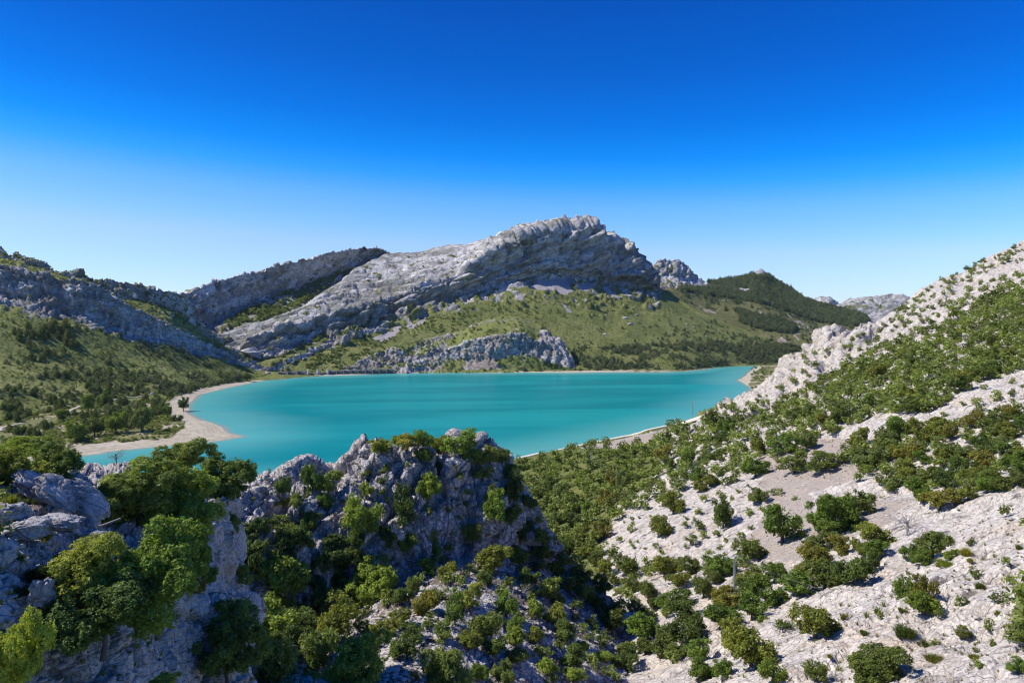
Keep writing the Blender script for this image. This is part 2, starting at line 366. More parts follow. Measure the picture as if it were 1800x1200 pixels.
loft('hillside', M['hill'], -260, 560, 2.2, rows, [6, 70, 85, 45, 16, 34, 8], disp_far(17, .42, hill_rw, 11, 9, 160, (1, 1, 1.5)), hill_zone, ts=2, passes=1)

# ---- cliff ridge behind the valley on the left of the peak
rows = [[(300,690,1250),(380,650,1380),(420,640,1440),(480,610,1540),(560,570,1680),(640,530,1850),(700,500,1980)],
    [(300,590,1500),(345,580,1600),(375,572,1650),(403,550,1700),(443,532,1760),(500,514,1850),(540,501,1920),(600,480,2000),(640,464,2050),(677,447,2100),(700,446,2120)],
    ([(300,530,1530),(320,513,1620),(353,503,1660),(387,490,1700),(420,482,1740),(460,472,1790),(507,460,1850),(547,452,1900),(593,439,1950),(610,437,1970),(637,434,2010),(663,435,2060),(676,441,2090),(685,444,2110),(700,446,2130)], 1),
    [(300,560,2000),(400,540,2100),(700,480,2500)]]
def rr_rw(p, px, py, s, N): return np.clip(seg(s, [.15, .8, 1, 1]) + np.where((s > 1), 1, 0) + .7*fbm(p, 50, 3, 3)*(s < 1), 0, 1)
def rr_zone(p, px, py, s, N):
    r = rr_rw(p, px, py, s, N); n = fbm(p, 30, 4, 9)
    g = np.clip(1-r, 0, 1) + .8*smooth(.22, .4, n)*smooth(.35, .6, N[:, 2]); sc = (s < 1)*smooth(.2, .3, fbm(p, 34, 3, 19))
    return np.stack([sc, np.clip(g, 0, 1)*(1-sc), 0*r], 1)
loft('cliff_ridge', M['mountain'], 300, 700, 2, rows, [55, 48, 6], disp_far(26, .36, rr_rw, 31, 6, 150, (1, 1, 1.7)), rr_zone)

# ---- main mountain
rows = [[Z(a, -8, d) for a, d in ((370,1290),(450,1310),(500,1330),(680,1375),(1000,1400),(1200,1450),(1300,1600),(1600,1650))],
    [(370,650,1320),(450,648,1345),(500,650,1360),(560,649,1385),(680,650,1410),(850,650,1440),(1000,650,1440),(1200,648,1480),(1300,639,1660),(1400,636,1690),(1600,634,1720)],
    [(370,622,1390),(450,634,1395),(500,628,1410),(560,620,1440),(680,612,1500),(850,606,1560),(1000,604,1580),(1200,608,1640),(1300,612,1720),(1400,620,1740),(1600,628,1750)],
    [(370,598,1430),(400,612,1440),(440,640,1400),(480,634,1412),(505,610,1450),(533,600,1490),(570,584,1545),(607,577,1585),(650,566,1640),(680,560,1680),(700,552,1700),(737,542,1735),(770,529,1770),(800,516,1800),(850,500,1845),(917,485,1890),(970,480,1925),(1017,485,1955),(1040,484,1970),(1073,498,1985),(1107,495,2000),(1133,507,2010),(1157,508,2015),(1240,560,1900),(1333,594,1850),(1400,614,1800),(1600,626,1770)],
    [(370,594,1445),(400,596,1458),(440,606,1440),(480,594,1455),(505,576,1490),(533,566,1518),(570,556,1562),(607,548,1600),(650,536,1654),(680,526,1693),(700,517,1714),(737,505,1750),(770,497,1784),(800,489,1815),(830,470,1830),(850,455,1842),(883,436,1870),(917,418,1896),(950,408,1922),(983,403,1945),(1010,400,1966),(1040,402,1986),(1073,420,2004),(1107,450,2012),(1133,482,2016),(1157,506,2018),(1240,555,1910),(1333,591,1856),(1400,612,1806),(1600,625,1775)],
    ([(370,592,1500),(387,590,1505),(417,577,1525),(450,567,1545),(467,566,1560),(507,550,1600),(533,540,1640),(567,513,1720),(583,503,1760),(600,494,1800),(623,473,1900),(660,455,2020),(677,446,2080),(703,443,2110),(737,442,2110),(757,435,2110),(790,429,2110),(803,428,2110),(827,429,2105),(850,422,2100),(883,414,2090),(917,404,2085),(940,398,2080),(963,397,2075),(985,394,2072),(1000,392,2072),(1023,395,2075),(1047,400,2078),(1060,406,2078),(1068,413,2075),(1087,420,2072),(1103,428,2065),(1117,442,2056),(1130,460,2044),(1147,481,2034),(1157,503,2022),(1200,530,1965),(1233,550,1925),(1333,589,1862),(1383,607,1815),(1440,617,1800),(1600,624,1780)], 1),
    [(370,600,1800),(500,560,1900),(677,470,2500),(1000,440,2600),(1157,520,2300),(1333,600,2100),(1600,640,2000)]]
KN_OUT = [(620,652),(640,632),(717,602),(800,588),(860,560),(905,553),(960,575),(1000,602),(985,640),(960,652)]
SCREE_PX = [[(930,505),(945,492),(985,487),(1010,489),(1000,503),(1012,512),(985,520),(975,508),(950,510)], [(718,560),(728,572),(715,574)], [(655,594),(700,575),(716,565),(694,591),(665,602)],
            [(872,516),(890,518),(875,523)],[(905,521),(924,516),(918,528),(902,526)],[(1015,500),(1035,497),(1038,515),(1022,512)],[(1060,505),(1075,507),(1085,522),(1072,518)],[(983,530),(990,532),(1003,548),(997,548)],[(718,578),(735,565),(752,552),(745,566),(728,576)]]
def mt_rw(p, px, py, s, N):
    n = fbm(p, 70, 4, 7); n2 = fbm(p, 26, 4, 27)
    grass_side = smooth(1150, 1175, px)
    left = smooth(560, 480, px + 40*n)
    r = np.where(s >= 3, 1.0, 0) * (1-grass_side)
    r = np.maximum(r, (s < 3)*(s > 2.25)*left*(smooth(1.9, 2.6, s+n)))
    # boulders and outcrops right below the cliffs, on the left half
    r = np.maximum(r, (s < 3)*smooth(2.55, 3.0, s + .9*n2)*(1-grass_side)*.9)
    for q in SCREE_PX[:1]+SCREE_PX[2:]: r = r*(1-softpoly(px, py, q, 3, 7*n2))
    rib = softpoly(px, py, [(478,648),(500,634),(545,612),(590,590),(640,577),(690,562),(680,580),(640,592),(590,607),(545,626),(510,640),(492,650)], 4, 16*n2)
    r = np.maximum(r, rib*.9)
    return np.clip(r, 0, 1)
def mt_zone(p, px, py, s, N):
    r = mt_rw(p, px, py, s, N); n = fbm(p, 22, 5, 9); n3 = fbm(p, 70, 4, 41)
    g = np.clip(1-r, 0, 1)
    g = np.maximum(g, (s > 2.6)*smooth(.16, .34, n + .25*n3)*smooth(.5, .8, N[:, 2]+.1)*.9)
    sc = np.zeros(len(p))
    for q in SCREE_PX: sc = np.maximum(sc, softpoly(px, py, q, 2.0, 7*n))
    sc = np.maximum(sc, .9*(s < 2.9)*smooth(.50, .6, fbm(p, 16, 3, 55))*smooth(1.2, 2.2, s))
    return np.stack([sc, g*(1-sc), 0*r], 1)
def mt_disp(p, px, py, s, N, ps):
    r = mt_rw(p, px, py, s, N); st = rotm('Y', 26)
    q = p@st; sq = np.stack([q[:, 0]*.22, q[:, 1]*.8, q[:, 2]], 1)
    a = 1.6*facets(p, 100, 100, (2.2, 1.2, .55), st, crack=.3) + .9*facets(p, 46, 101, (2.2, 1, .6), st) + 1.1*fbm(sq, 26, 5, 140, ridged=True) + .30*facets(p, 20, 103, (1.8, 1, .7), st) + .13*facets(p, 9, 105, (1.5, 1, .8), st) + .06*facets(p, 4.5, 107)
    gul = fbm(np.stack([p[:, 0]+.25*p[:, 2], p[:, 1]*.3, p[:, 2]*.16], 1), 72, 5, 112, ridged=True)*smooth(800, 900, px)*((s > 3) & (s < 5.2))
    k = np.where(s > 4, .5, 1.0)                    # the lit slabs above are smoother than the cliffs
    kc = 1-.65*np.exp(-((s-5)/.3)**2)
    return 14*a*r*k*kc + 46*gul*(1-.88*smooth(4.2, 4.95, s))*(1-smooth(1140, 1165, px)) + 6*kc*fbm(p, 180, 4, 113)*smooth(0, 1.5, s) + (1-r)*(2.2*fbm(p, 25, 4, 115))
loft('mountain', M['mountain'], 370, 1600, 1.8, rows, [4, 34, 66, 40, 52, 6], mt_disp, mt_zone, sm=5)

# ---- rocky knoll above the far shore
rows = [[Z(a, -5, d) for a, d in ((600,1370),(800,1395),(1010,1420))],
    [(600,652,1385),(620,651,1390),(700,649,1405),(800,649,1420),(900,650,1430),(1010,649,1440)],
    [(600,651,1390),(620,648,1395),(700,636,1425),(780,632,1440),(820,632,1445),(870,634,1440),(920,622,1450),(960,634,1445),(1010,648,1445)],
    [(600,651,1392),(620,646,1397),(700,629,1440),(780,617,1462),(820,600,1462),(870,589,1458),(915,585,1462),(940,598,1470),(965,598,1480),(985,618,1462),(1010,647,1448)],
    [(600,650,1395),(620,642,1402),(657,620,1440),(717,600,1480),(767,591,1520),(800,584,1550),(827,571,1565),(860,558,1580),(900,553,1580),(927,559,1575),(957,573,1565),(975,590,1530),(1000,606,1500),(1010,640,1460)],
    [(600,652,1450),(800,596,1680),(900,566,1720),(1010,640,1600)]]
def kn_rw(p, px, py, s, N):
    n = fbm(p, 40, 4, 61)
    r = np.where((s > 2) & (s < 3.05), .95, .25) + .9*n; r = np.maximum(r, smooth(940, 955, px)*.9); r = np.where(s < 1.8, .25+1.2*n, r)
    r = np.where(s > 3.7, .45+1.3*n, r); r = np.maximum(r, smooth(840, 740, px)*(.72+.9*n))
    return np.clip(r, 0, 1)
def kn_zone(p, px, py, s, N):
    r = kn_rw(p, px, py, s, N); n = fbm(p, 14, 4, 63)
    sc = softpoly(px, py, [(815,632),(850,620),(868,632),(880,648),(820,648)], 3, 5*n)*.9
    g = np.clip(1.1-r*1.1, 0, 1) + .7*smooth(.2, .35, n)*(px < 800)
    return np.stack([sc, np.clip(g, 0, 1)*(1-sc), 0*sc], 1)
loft('knoll', M['hill'], 600, 1010, 1.8, rows, [3, 14, 26, 24, 6], disp_far(15, .45, kn_rw, 51, 4, 70, (1, 1, 1.4)), kn_zone, sm=3)

# ---- second peak, wooded hill, distant hills
rows = [[(1110,540,2100),(1150,515,2200),(1193,512,2250),(1260,520,2350)], [(1110,500,2250),(1145,486,2330),(1193,490,2340),(1233,499,2360),(1260,506,2380)],
    ([(1110,495,2300),(1132,480,2360),(1140,470,2370),(1150,461,2375),(1160,453,2380),(1176,454,2385),(1193,455,2390),(1203,459,2395),(1213,468,2400),(1222,480,2402),(1233,493,2404),(1240,501,2406),(1260,508,2410)], 1), [(1110,520,2700),(1260,530,2800)]]
def allrock(p, px, py, s, N): return np.clip(seg(s, [.5, 1, 1, 1]), 0, 1)
def pk_zone(p, px, py, s, N):
    n = fbm(p, 26, 4, 9); return np.stack([0*s, np.clip((s < 1)*(.6-s*.6) + .8*smooth(.12, .35, n)*smooth(.4, .7, N[:, 2]), 0, 1), 0*s], 1)
loft('rocky_peak', M['mountain'], 1110, 1260, 1.6, rows, [20, 28, 4], disp_far(28, .36, allrock, 81, 4, 100, (1, 1, 1.6)), pk_zone, sm=2)
rows = [[(1160,640,1700),(1300,640,1760),(1400,630,1800),(1500,618,1750),(1640,612,1700)],
    [(1160,560,1950),(1240,560,1980),(1300,572,1950),(1400,592,1900),(1500,596,1850),(1640,600,1800)],
    [(1160,512,2100),(1200,510,2150),(1260,524,2180),(1317,534,2150),(1345,538,2150),(1383,550,2150),(1433,567,2150),(1470,574,2100),(1540,580,2000),(1640,585,1950)],
    ([(1160,505,2500),(1215,503,2560),(1237,498,2620),(1260,493,2650),(1293,490,2700),(1312,484,2720),(1323,475,2722),(1332,470,2724),(1338,469,2725),(1346,474,2725),(1356,486,2725),(1383,505,2700),(1413,524,2650),(1440,533,2600),(1473,541,2560),(1517,556,2500),(1540,570,2480),(1640,580,2400)], 1),
    [(1160,540,3000),(1640,600,3000)]]
HILL_TREES = [[(1180,500),(1240,492),(1340,470),(1480,535),(1540,560),(1540,582),(1480,572),(1435,566),(1385,549),(1345,536),(1320,531),(1262,522),(1200,511)], [(1298,545),(1330,553),(1375,562),(1400,577),(1390,588),(1340,580),(1300,567)]]
def fh_zone(p, px, py, s, N):
    n = fbm(p, 60, 4, 5); n = n + .8*fbm(p, 18, 3, 6); fo = np.maximum(softpoly(px, py, HILL_TREES[0], 3, 5*n), softpoly(px, py, HILL_TREES[1], 3, 5*n))
    top = softpoly(px, py, [(1310,483),(1325,472),(1340,469),(1352,478),(1335,481)], 2, 4*n); top = np.maximum(top, softpoly(px, py, [(1293,505),(1318,507),(1322,516),(1300,514)], 2, 4*n))
    sc = (1-fo)*smooth(.25, .4, n)*.8
    return np.stack([sc, np.clip(.95-top-sc, 0, 1), 0*n], 1)
loft('wooded_hill', M['far'], 1160, 1640, 2.2, rows, [24, 30, 42, 4], disp_far(30, .16, lambda p, px, py, s, N: np.clip(.25+.8*fbm(p, 80, 3, 3), 0, 1), 91, 12, 170), fh_zone, sm=3)
rows = [[Z(1400, 20, 4300), Z(1700, 20, 4300)], [(1400,560,5000),(1700,560,5000)], ([(1400,545,5400),(1428,524,5400),(1440,519,5400),(1450,517,5400),(1458,515,5400),(1464,521,5400),(1470,528,5400),(1480,534,5400),(1500,540,5400),(1700,550,5400)], .5), [(1400,570,6000),(1700,570,6000)]]
def far_zone(p, px, py, s, N): n = fbm(p, 90, 4, 3); return np.stack([0*s, .75*smooth(.0, .3, n)*smooth(.5, .9, N[:, 2]+.2), 0*s], 1)
loft('distant_peak', M['mountain'], 1400, 1700, 2, rows, [4, 20, 4], disp_far(50, .35, allrock, 121, 10, 200), far_zone, sm=1)
rows = [[Z(1440, 20, 3600), Z(1800, 20, 3600)], [(1440,560,4200),(1560,556,4200),(1800,556,4200)], ([(1440,556,4500),(1470,534,4500),(1480,528,4500),(1493,522,4500),(1520,519,4500),(1540,518,4500),(1560,517.5,4500),(1587,515,4500),(1600,521,4500),(1640,530,4500),(1800,540,4500)], .5), [(1440,570,5000),(1800,570,5000)]]
loft('distant_ridge', M['mountain'], 1440, 1800, 2, rows, [4, 26, 4], disp_far(60, .22, allrock, 131, 10, 200, (1.8, 1, .8)), far_zone, sm=1)
g = mesh_np('ground', [(-30000,-30000,-14),(30000,-30000,-14),(30000,30000,-14),(-30000,30000,-14)], [(0,1,2,3)], M['plain'], {'zone': np.tile([.2,.8,0], (4, 1))}); tag(g, kind='structure')

# ---- lake
b = NB('turquoise_water'); pos = b.node('ShaderNodeNewGeometry').outputs['Position']; at = b.node('ShaderNodeAttribute', attribute_name='shore').outputs['Fac']
str1 = b.noise(b.vscale(pos, (.0022, .011, .001), (0, 0, .12)), 1, 4, .5, .6); str2 = b.noise(b.vscale(pos, (.006, .03, .001), (0, 0, .05)), 1, 3, .5)
c = b.mix(b.step(b.math('MULTIPLY_ADD', str2, .3, str1), .52, .86), (.0, .195, .205), (.008, .27, .268))
c = b.mix(b.math('MULTIPLY', b.step(b.math('MULTIPLY_ADD', str1, 90., at), 150, 40), .7), c, (.13,.40,.36))
c = b.mix(b.math('MULTIPLY', b.step(at, 9, 0), .8), c, (.30, .27, .21))
wn = b.noise(b.vscale(pos, (.8, 1.6, 1)), 1, 4, .6); bp = b.node('ShaderNodeBump'); bp.inputs['Strength'].default_value = .25; bp.inputs['Distance'].default_value = .25; b.l.new(wn, bp.inputs['Height'])
bs = b.node('ShaderNodeBsdfPrincipled'); b.l.new(c, bs.inputs['Base Color']); bs.inputs['Roughness'].default_value = .28; bs.inputs['IOR'].default_value = 1.33; bs.inputs['Specular IOR Level'].default_value = .035
b.l.new(bp.outputs[0], bs.inputs['Normal']); M['water'] = b.out(bs.outputs[0])
us = np.arange(-.9, .6, .006); ys = np.exp(np.arange(math.log(380), math.log(1800), .011)); ux, uy = np.meshgrid(us, ys); X = (ux*uy).ravel(); Y = uy.ravel()
lake = mesh_np('lake', np.stack([X, Y, 0*X], 1), gridfaces(len(ys), len(us)), M['water'], {'shore': np.clip(-lake_sd(X, Y), 0, 500)}); tag(lake, kind='structure')
# ---- right-hand limestone slope
rows = [
    [(820,1700,62),(1150,1560,56),(1500,1420,54),(1800,1300,58),(2060,1230,60)],
    [(820,1500,82),(1000,1440,82),(1150,1380,80),(1400,1290,80),(1600,1215,80),(1800,1140,80),(2060,1040,80)],
    [(820,1330,122),(1000,1260,122),(1120,1212,120),(1300,1140,120),(1500,1065,120),(1800,950,120),(2060,850,120)],
    [(820,1130,200),(940,1095,200),(1040,1062,200),(1200,1002,200),(1400,924,200),(1600,846,200),(1800,774,200),(2060,680,200)],
    [(820,950,300),(955,928,300),(1100,874,300),(1200,835,300),(1400,759,300),(1600,682,300),(1800,610,300),(2060,515,300)],
    [(820,850,400),(925,847,400),(1000,819,400),(1100,790,400),(1200,757,400),(1300,722,400),(1400,687,400),(1500,650,400),(1600,612,400),(1800,516,400),(2060,400,400)],
    ([(820,830,470),(900,808,505),(910,803.5,512),(1000,786,541),(1100,765,597),(1150,752,640),(1210,739,693),(1248,729,735),(1262,718,735),(1276,711,728),(1284,706,720),(1292,709,716),(1304,701,700),(1322,690,675),(1340,677,645),(1352,668,628),(1362,656,612),(1378,640,590),(1392,628,572),(1405,618,558),(1415,606,545),(1424,602,535),(1432,592,526),(1444,588,515),(1455,582,506),(1466,586,498),(1478,581,490),(1490,582,480),(1497,590,482),(1503,573,486),(1515,570,488),(1530,572,490),(1545,562,496),(1560,554,502),(1575,541,510),(1590,530,518),(1610,515,525),(1625,505,528),(1640,497,530),(1660,487,535),(1690,476,540),(1710,467,545),(1740,447,550),(1770,434,555),(1800,421,560),(1850,398,566),(1930,372,575),(2060,335,590)], 1),
    [(820,845,490),(910,818,535),(1000,802,570),(1100,781,625),(1210,754,725),(1262,736,770),(1304,722,745),(1340,705,690),(1400,660,610),(1460,622,560),(1530,600,560),(1640,530,610),(1800,470,660),(2060,400,700)],
    [Z(820,-8,560),Z(910,-8,580),Z(1000,-8,610),Z(1100,-8,660),Z(1210,-8,770),Z(1300,-8,830),Z(1400,-8,800),Z(1600,-8,900),Z(2060,-8,1000)]]
SPUR = [(1215,735),(1262,712),(1300,690),(1340,660),(1400,600),(1450,572),(1540,560),(1550,590),(1500,610),(1450,650),(1420,690),(1370,725),(1300,745),(1240,748)]
SCREE = [(1345,800),(1440,770),(1520,770),(1545,800),(1500,850),(1430,870),(1430,915),(1540,880),(1620,870),(1560,920),(1480,950),(1440,985),(1380,985),(1310,975),(1330,930),(1360,880),(1330,840)]
UPPER = [(1430,790),(1560,760),(1640,730),(1700,690),(1800,650),(1900,600),(1900,700),(1800,720),(1700,750),(1600,760)]
DEEP = [(840,850),(905,812),(1000,790),(1100,770),(1180,770),(1150,850),(1080,900),(1050,980),(1130,1100),(1150,1200),(1000,1250),(900,1000)]
def sl_disp(p, px, py, s, N, ps):
    d = p[:, 1]; st = rotm('Y', 22)@rotm('Z', -25)
    spur = softpoly(px, py, SPUR, 6, 6*fbm(p, 12, 3, 3)); sc = softpoly(px, py, SCREE, 10, 16*fbm(p, 9, 3, 4)); dp = softpoly(px, py, DEEP, 20)
    edge = smooth(6.0, 5.85, s)*.0 + np.where(px < 1255, smooth(6.0, 5.5, s), 1)
    r = np.clip(1-.85*sc-.5*dp*(1-spur), .1, 1)*edge
    m = smooth(-.1, .35, fbm(p, 13, 4, 227))
    a = .85*facets(p, 13, 200, (2.6, 1.3, 1.), st, tilt=.8, crack=.1) + .6*facets(p, 10, 201, (2.4, 1.4, .9), st, tilt=.7, crack=.12) + (.22+.42*m)*facets(p, 4.2, 203, (2.0, 1.1, .8), st, tilt=.8, crack=.6, cw=.07) + (.07+.28*m)*facets(p, 1.8, 205, (2.0, .9, .8), st, crack=.6, cw=.09) + (.015+.1*m)*facets(p, .8, 207, (1.6, 1, 1), st)
    b = 2.2*facets(p, 20, 211, (1.4, .8, 1.), st, crack=.5) + .9*facets(p, 8, 213, (1.2, .8, 1.1), st, crack=.5) + .36*facets(p, 3, 215, (1, 1, 1.))
    far = smooth(300, 480, d)
    big = 2.6*fbm(p, 38, 4, 221)*edge*smooth(90, 150, d) + 1.2*fbm(p, 14, 3, 223)*edge
    return r*((1.15*a*(1-spur) + 2.0*b*spur)*(1+.6*far)) + big + .12*sc*fbm(p, .8, 3, 225)
def sl_zone(p, px, py, s, N):
    n = fbm(p, 8, 4, 231); n2 = fbm(p, 25, 4, 233); n3 = fbm(p, 2.2, 4, 235); d = p[:, 1]
    sc = softpoly(px, py, SCREE, 12, 22*n); up = softpoly(px, py, UPPER, 14, 20*n)
    sc = np.maximum(sc*.95, .85*smooth(.10, .35, n3)*smooth(-.15, .2, n+n2)); sc = np.maximum(sc, up*.5*smooth(-.1, .3, n3))
    dp = softpoly(px, py, DEEP, 18, 15*n)
    g = dp*.65*smooth(180, 260, d) + .25*dp + .55*smooth(.38, .5, n3+.2*n)
    bank = .8*softpoly(px, py, [(1020,787),(1100,770),(1185,750),(1130,780),(1080,788)], 4, 4*n)
    sc = np.maximum(sc, bank); g = np.maximum(g, .9*(s > 5.2)*(px < 1260)); g = g*(1-bank)
    return np.stack([np.clip(sc, 0, 1), np.clip(g*(1-.6*sc), 0, 1), 0*n], 1)
loft('limestone_slope', M['slope'], 830, 2040, 1.8, rows, [20, 100, 120, 120, 100, 105, 14, 4], sl_disp, sl_zone, ts=6, sm=10)

# ---- foreground crag
rows = [
    [(330,1420,44),(450,1420,50),(620,1420,58),(800,1400,70),(1000,1360,86),(1180,1340,100)],
    [(330,1210,66),(450,1210,74),(620,1205,84),(700,1205,84),(800,1205,92),(900,1205,102),(1000,1205,112),(1100,1210,120),(1180,1230,124)],
    [(330,1120,108),(450,1110,117),(520,1095,122),(620,1065,130),(700,1020,137),(809,975,145),(870,978,149),(952,1000,157),(1000,1040,157),(1050,1080,155),(1100,1130,151),(1180,1220,146)],
    [(330,960,114),(450,985,121),(520,975,126),(620,945,133),(700,905,139.5),(809,885,147.5),(870,890,151),(930,930,158),(1000,1000,161),(1050,1050,158),(1100,1110,154),(1180,1210,148)],
    ([(330,856,130.0),(400,856,135.0),(440,850,139.0),(452,840,140.1),(462,836,140.9),(474,843,141.7),(481,846,142.2),(492,834,143.0),(505,822,143.9),(520,812,145.0),(530,807,145.8),(545,805,147.0),(556,812,147.9),(570,818,149.0),(585,820,150.2),(598,815,151.2),(606,800,151.9),(615,795,152.6),(624,783,153.2),(632,772,153.6),(642,764,154.1),(655,762,154.8),(664,760,155.2),(672,772,155.6),(700,775,157.0),(722,776,157.9),(745,773,158.8),(765,776,159.6),(783,772,160.3),(790,762,160.6),(797,760,160.9),(806,766,161.2),(822,773,161.9),(838,774,162.5),(845,768,162.8),(851,764,163.0),(860,772,163.3),(872,776,163.7),(882,785,164.1),(892,801,164.4),(900,806,164.7),(908,816,164.9),(914,840,166),(922,860,166),(934,888,166),(945,905,166),(960,928,166),(985,957,165),(1020,987,164),(1045,1012,163),(1075,1047,160),(1100,1082,157),(1150,1150,152),(1180,1195,149)], 1),
    [(330,880,150),(440,870,156),(520,845,160),(620,820,168),(700,815,172),(800,815,176),(880,830,178),(914,880,178),(945,940,177),(1000,1010,173),(1075,1070,167),(1180,1230,155)],
    [Z(330,-4,250),Z(520,-4,280),Z(700,-4,300),Z(880,-4,290),Z(1000,-4,260),Z(1180,-4,240)]]
def cr_rw(p, px, py, s, N, n):
    return np.clip(seg(s, [.25, .35, .7, 1, 1, .8, .3]) + .5*n*(s < 2.2), .12, 1)
def cr_disp(p, px, py, s, N, ps):
    n = fbm(p, 11, 4, 301); r = cr_rw(p, px, py, s, N, n)
    st = rotm('Y', -16)@rotm('X', 10); st2 = rotm('Y', 30)
    a = 2.6*facets(p, 15, 302, (.8, .8, 1.9), st, crack=.5) + 1.6*facets(p, 7.5, 303, (.8, .8, 1.8), st, crack=.5) + 1.1*facets(p, 3.8, 305, (.85, .85, 1.6), st, crack=.75, cw=.10) + .42*facets(p, 1.7, 307, (.9, .9, 1.4), st, crack=.7, cw=.10) + .13*facets(p, .8, 309)
    fq = (p@st)*np.array((1, 1, .22)); a = a + 1.1*fbm(fq, 3.4, 4, 340, ridged=True)
    low = .45*facets(p, 3.0, 311, (1.6, 1, .6), st2) + .26*facets(p, 1.2, 313, (1.3, 1, .7), st2) + .14*facets(p, .55, 315)
    f = smooth(1.5, 2.6, s + .3*n)
    big = 1.5*fbm(p, 20, 3, 317)*smooth(0, 1, s)*(1-.7*smooth(3.6, 4, s))
    return r*(1.1*a*f*(1-.4*smooth(3.7, 4, s)) + 1.5*low*(1-f)) + big + .7*n*(1-f)
def cr_zone(p, px, py, s, N):
    n = fbm(p, 6, 4, 331); n2 = fbm(p, 1.6, 4, 333)
    r = cr_rw(p, px, py, s, N, n); flat = smooth(.55, .85, N[:, 2] + .2*n2)
    sc = (s < 2.5)*smooth(-.2, .25, n + .3*n2)*.95 + (s >= 2.5)*.25*flat*smooth(.1, .4, n2)
    g = smooth(.12, .4, n2 + .35*n)*flat*.8*np.where(s < 2.6, .7, 1.)
    left = smooth(640, 480, px)*(s < 2.3); g = np.maximum(g, .6*left)
    return np.stack([np.clip(sc*(1-left*.5), 0, 1), np.clip(g, 0, 1), 0*n], 1)
loft('crag', M['crag'], 330, 1180, 1.7, rows, [22, 120, 90, 100, 14, 12], cr_disp, cr_zone, ts=3, sm=8)

# ---- bluff at the lower left
rows = [
    [(-720,1400,26),(-260,1400,30),(0,1400,32),(200,1400,40),(330,1400,47),(400,1400,52),(440,1450,54),(480,1560,52)],
    [(-720,1230,30),(-260,1230,35),(0,1230,38),(200,1230,46),(300,1230,53),(380,1230,60),(420,1260,63),(450,1340,62),(480,1450,60)],
    [(-720,1030,34),(-260,1030,39),(0,1030,42),(100,1060,46),(200,1085,50),(300,1085,57),(370,1075,64),(410,1120,68),(440,1230,68),(480,1400,66)],
    [(-720,960,37),(-260,960,42),(0,950,45),(100,985,49),(200,1000,54),(300,975,62),(370,955,69),(405,1020,72),(440,1180,72),(480,1380,70)],
    [(-720,905,41),(-260,910,46),(0,905,49),(70,915,52),(150,935,56),(200,945,60),(300,925,68),(350,912,72),(385,905,76),(408,960,78),(440,1150,77),(480,1360,75)],
    ([(-720,700,50),(-260,780,54),(0,822,57),(50,816,60),(90,822,62),(130,828,64),(160,850,64),(200,868,68),(260,872,74),(320,872,80),(370,868,84),(392,880,85),(410,940,85),(440,1130,82),(480,1340,80)], 3),
    [(-720,800,84),(-260,830,90),(0,850,95),(100,838,92),(140,826,88),(175,818,90),(205,806,95),(225,800,100),(250,880,88),(300,990,86),(390,1080,90),(440,1250,87),(480,1400,85)],
    [Z(-720,45,120),Z(0,50,125),Z(200,48,125),Z(255,36,104),Z(480,28,104)],
    [Z(-720,-4,300),Z(0,-4,290),Z(300,-4,290),Z(480,-4,240)]]
def bl_disp(p, px, py, s, N, ps):
    n = fbm(p, 7, 4, 401); r = np.clip(seg(s, [.8, 1, .75, .8, 1, .8, 1, .7, .4])*(1+.5*smooth(370, 400, px)), .1, 2)
    st = rotm('Y', 32)@rotm('Z', 15)
    slab = smooth(230, 180, px)*smooth(3.2, 3.6, s)
    a = 1.3*facets(p, 7, 402, (.9, .9, 1.5)) + .8*facets(p, 3.6, 403, (.9, .9, 1.5)) + .42*facets(p, 2.0, 405, (.85, .85, 1.4), None, crack=.5) + .22*facets(p, .9, 407) + .1*facets(p, .4, 409)
    b = 1.2*facets(p, 4.0, 411, (1.8, 1.2, .55), st, crack=.35, tilt=.7) + .35*facets(p, 1.7, 413, (1.6, 1.1, .6), st) + .1*facets(p, .6, 415)
    return r*(a*(1-slab) + b*slab) + .9*n*smooth(0, 1, s)
def bl_zone(p, px, py, s, N):
    n = fbm(p, 3, 4, 431); n2 = fbm(p, .9, 4, 433); flat = smooth(.6, .85, N[:, 2] + .15*n2)
    sc = flat*smooth(.0, .3, n)*.8; g = flat*smooth(.05, .35, n2 + .4*n)*.75; tr = smooth(200, 260, px)*flat
    return np.stack([np.clip(sc+.4*tr, 0, 1), np.clip(g+.2*tr, 0, 1), 0*n], 1)
loft('bluff', M['bluff'], -720, 480, 1.3, rows, [14, 110, 44, 24, 60, 16, 12, 8], bl_disp, bl_zone, ts=3, sm=8, xsub=np.concatenate([np.arange(-720, -40, 5.), np.arange(-40, 480.5, 1.3)]))
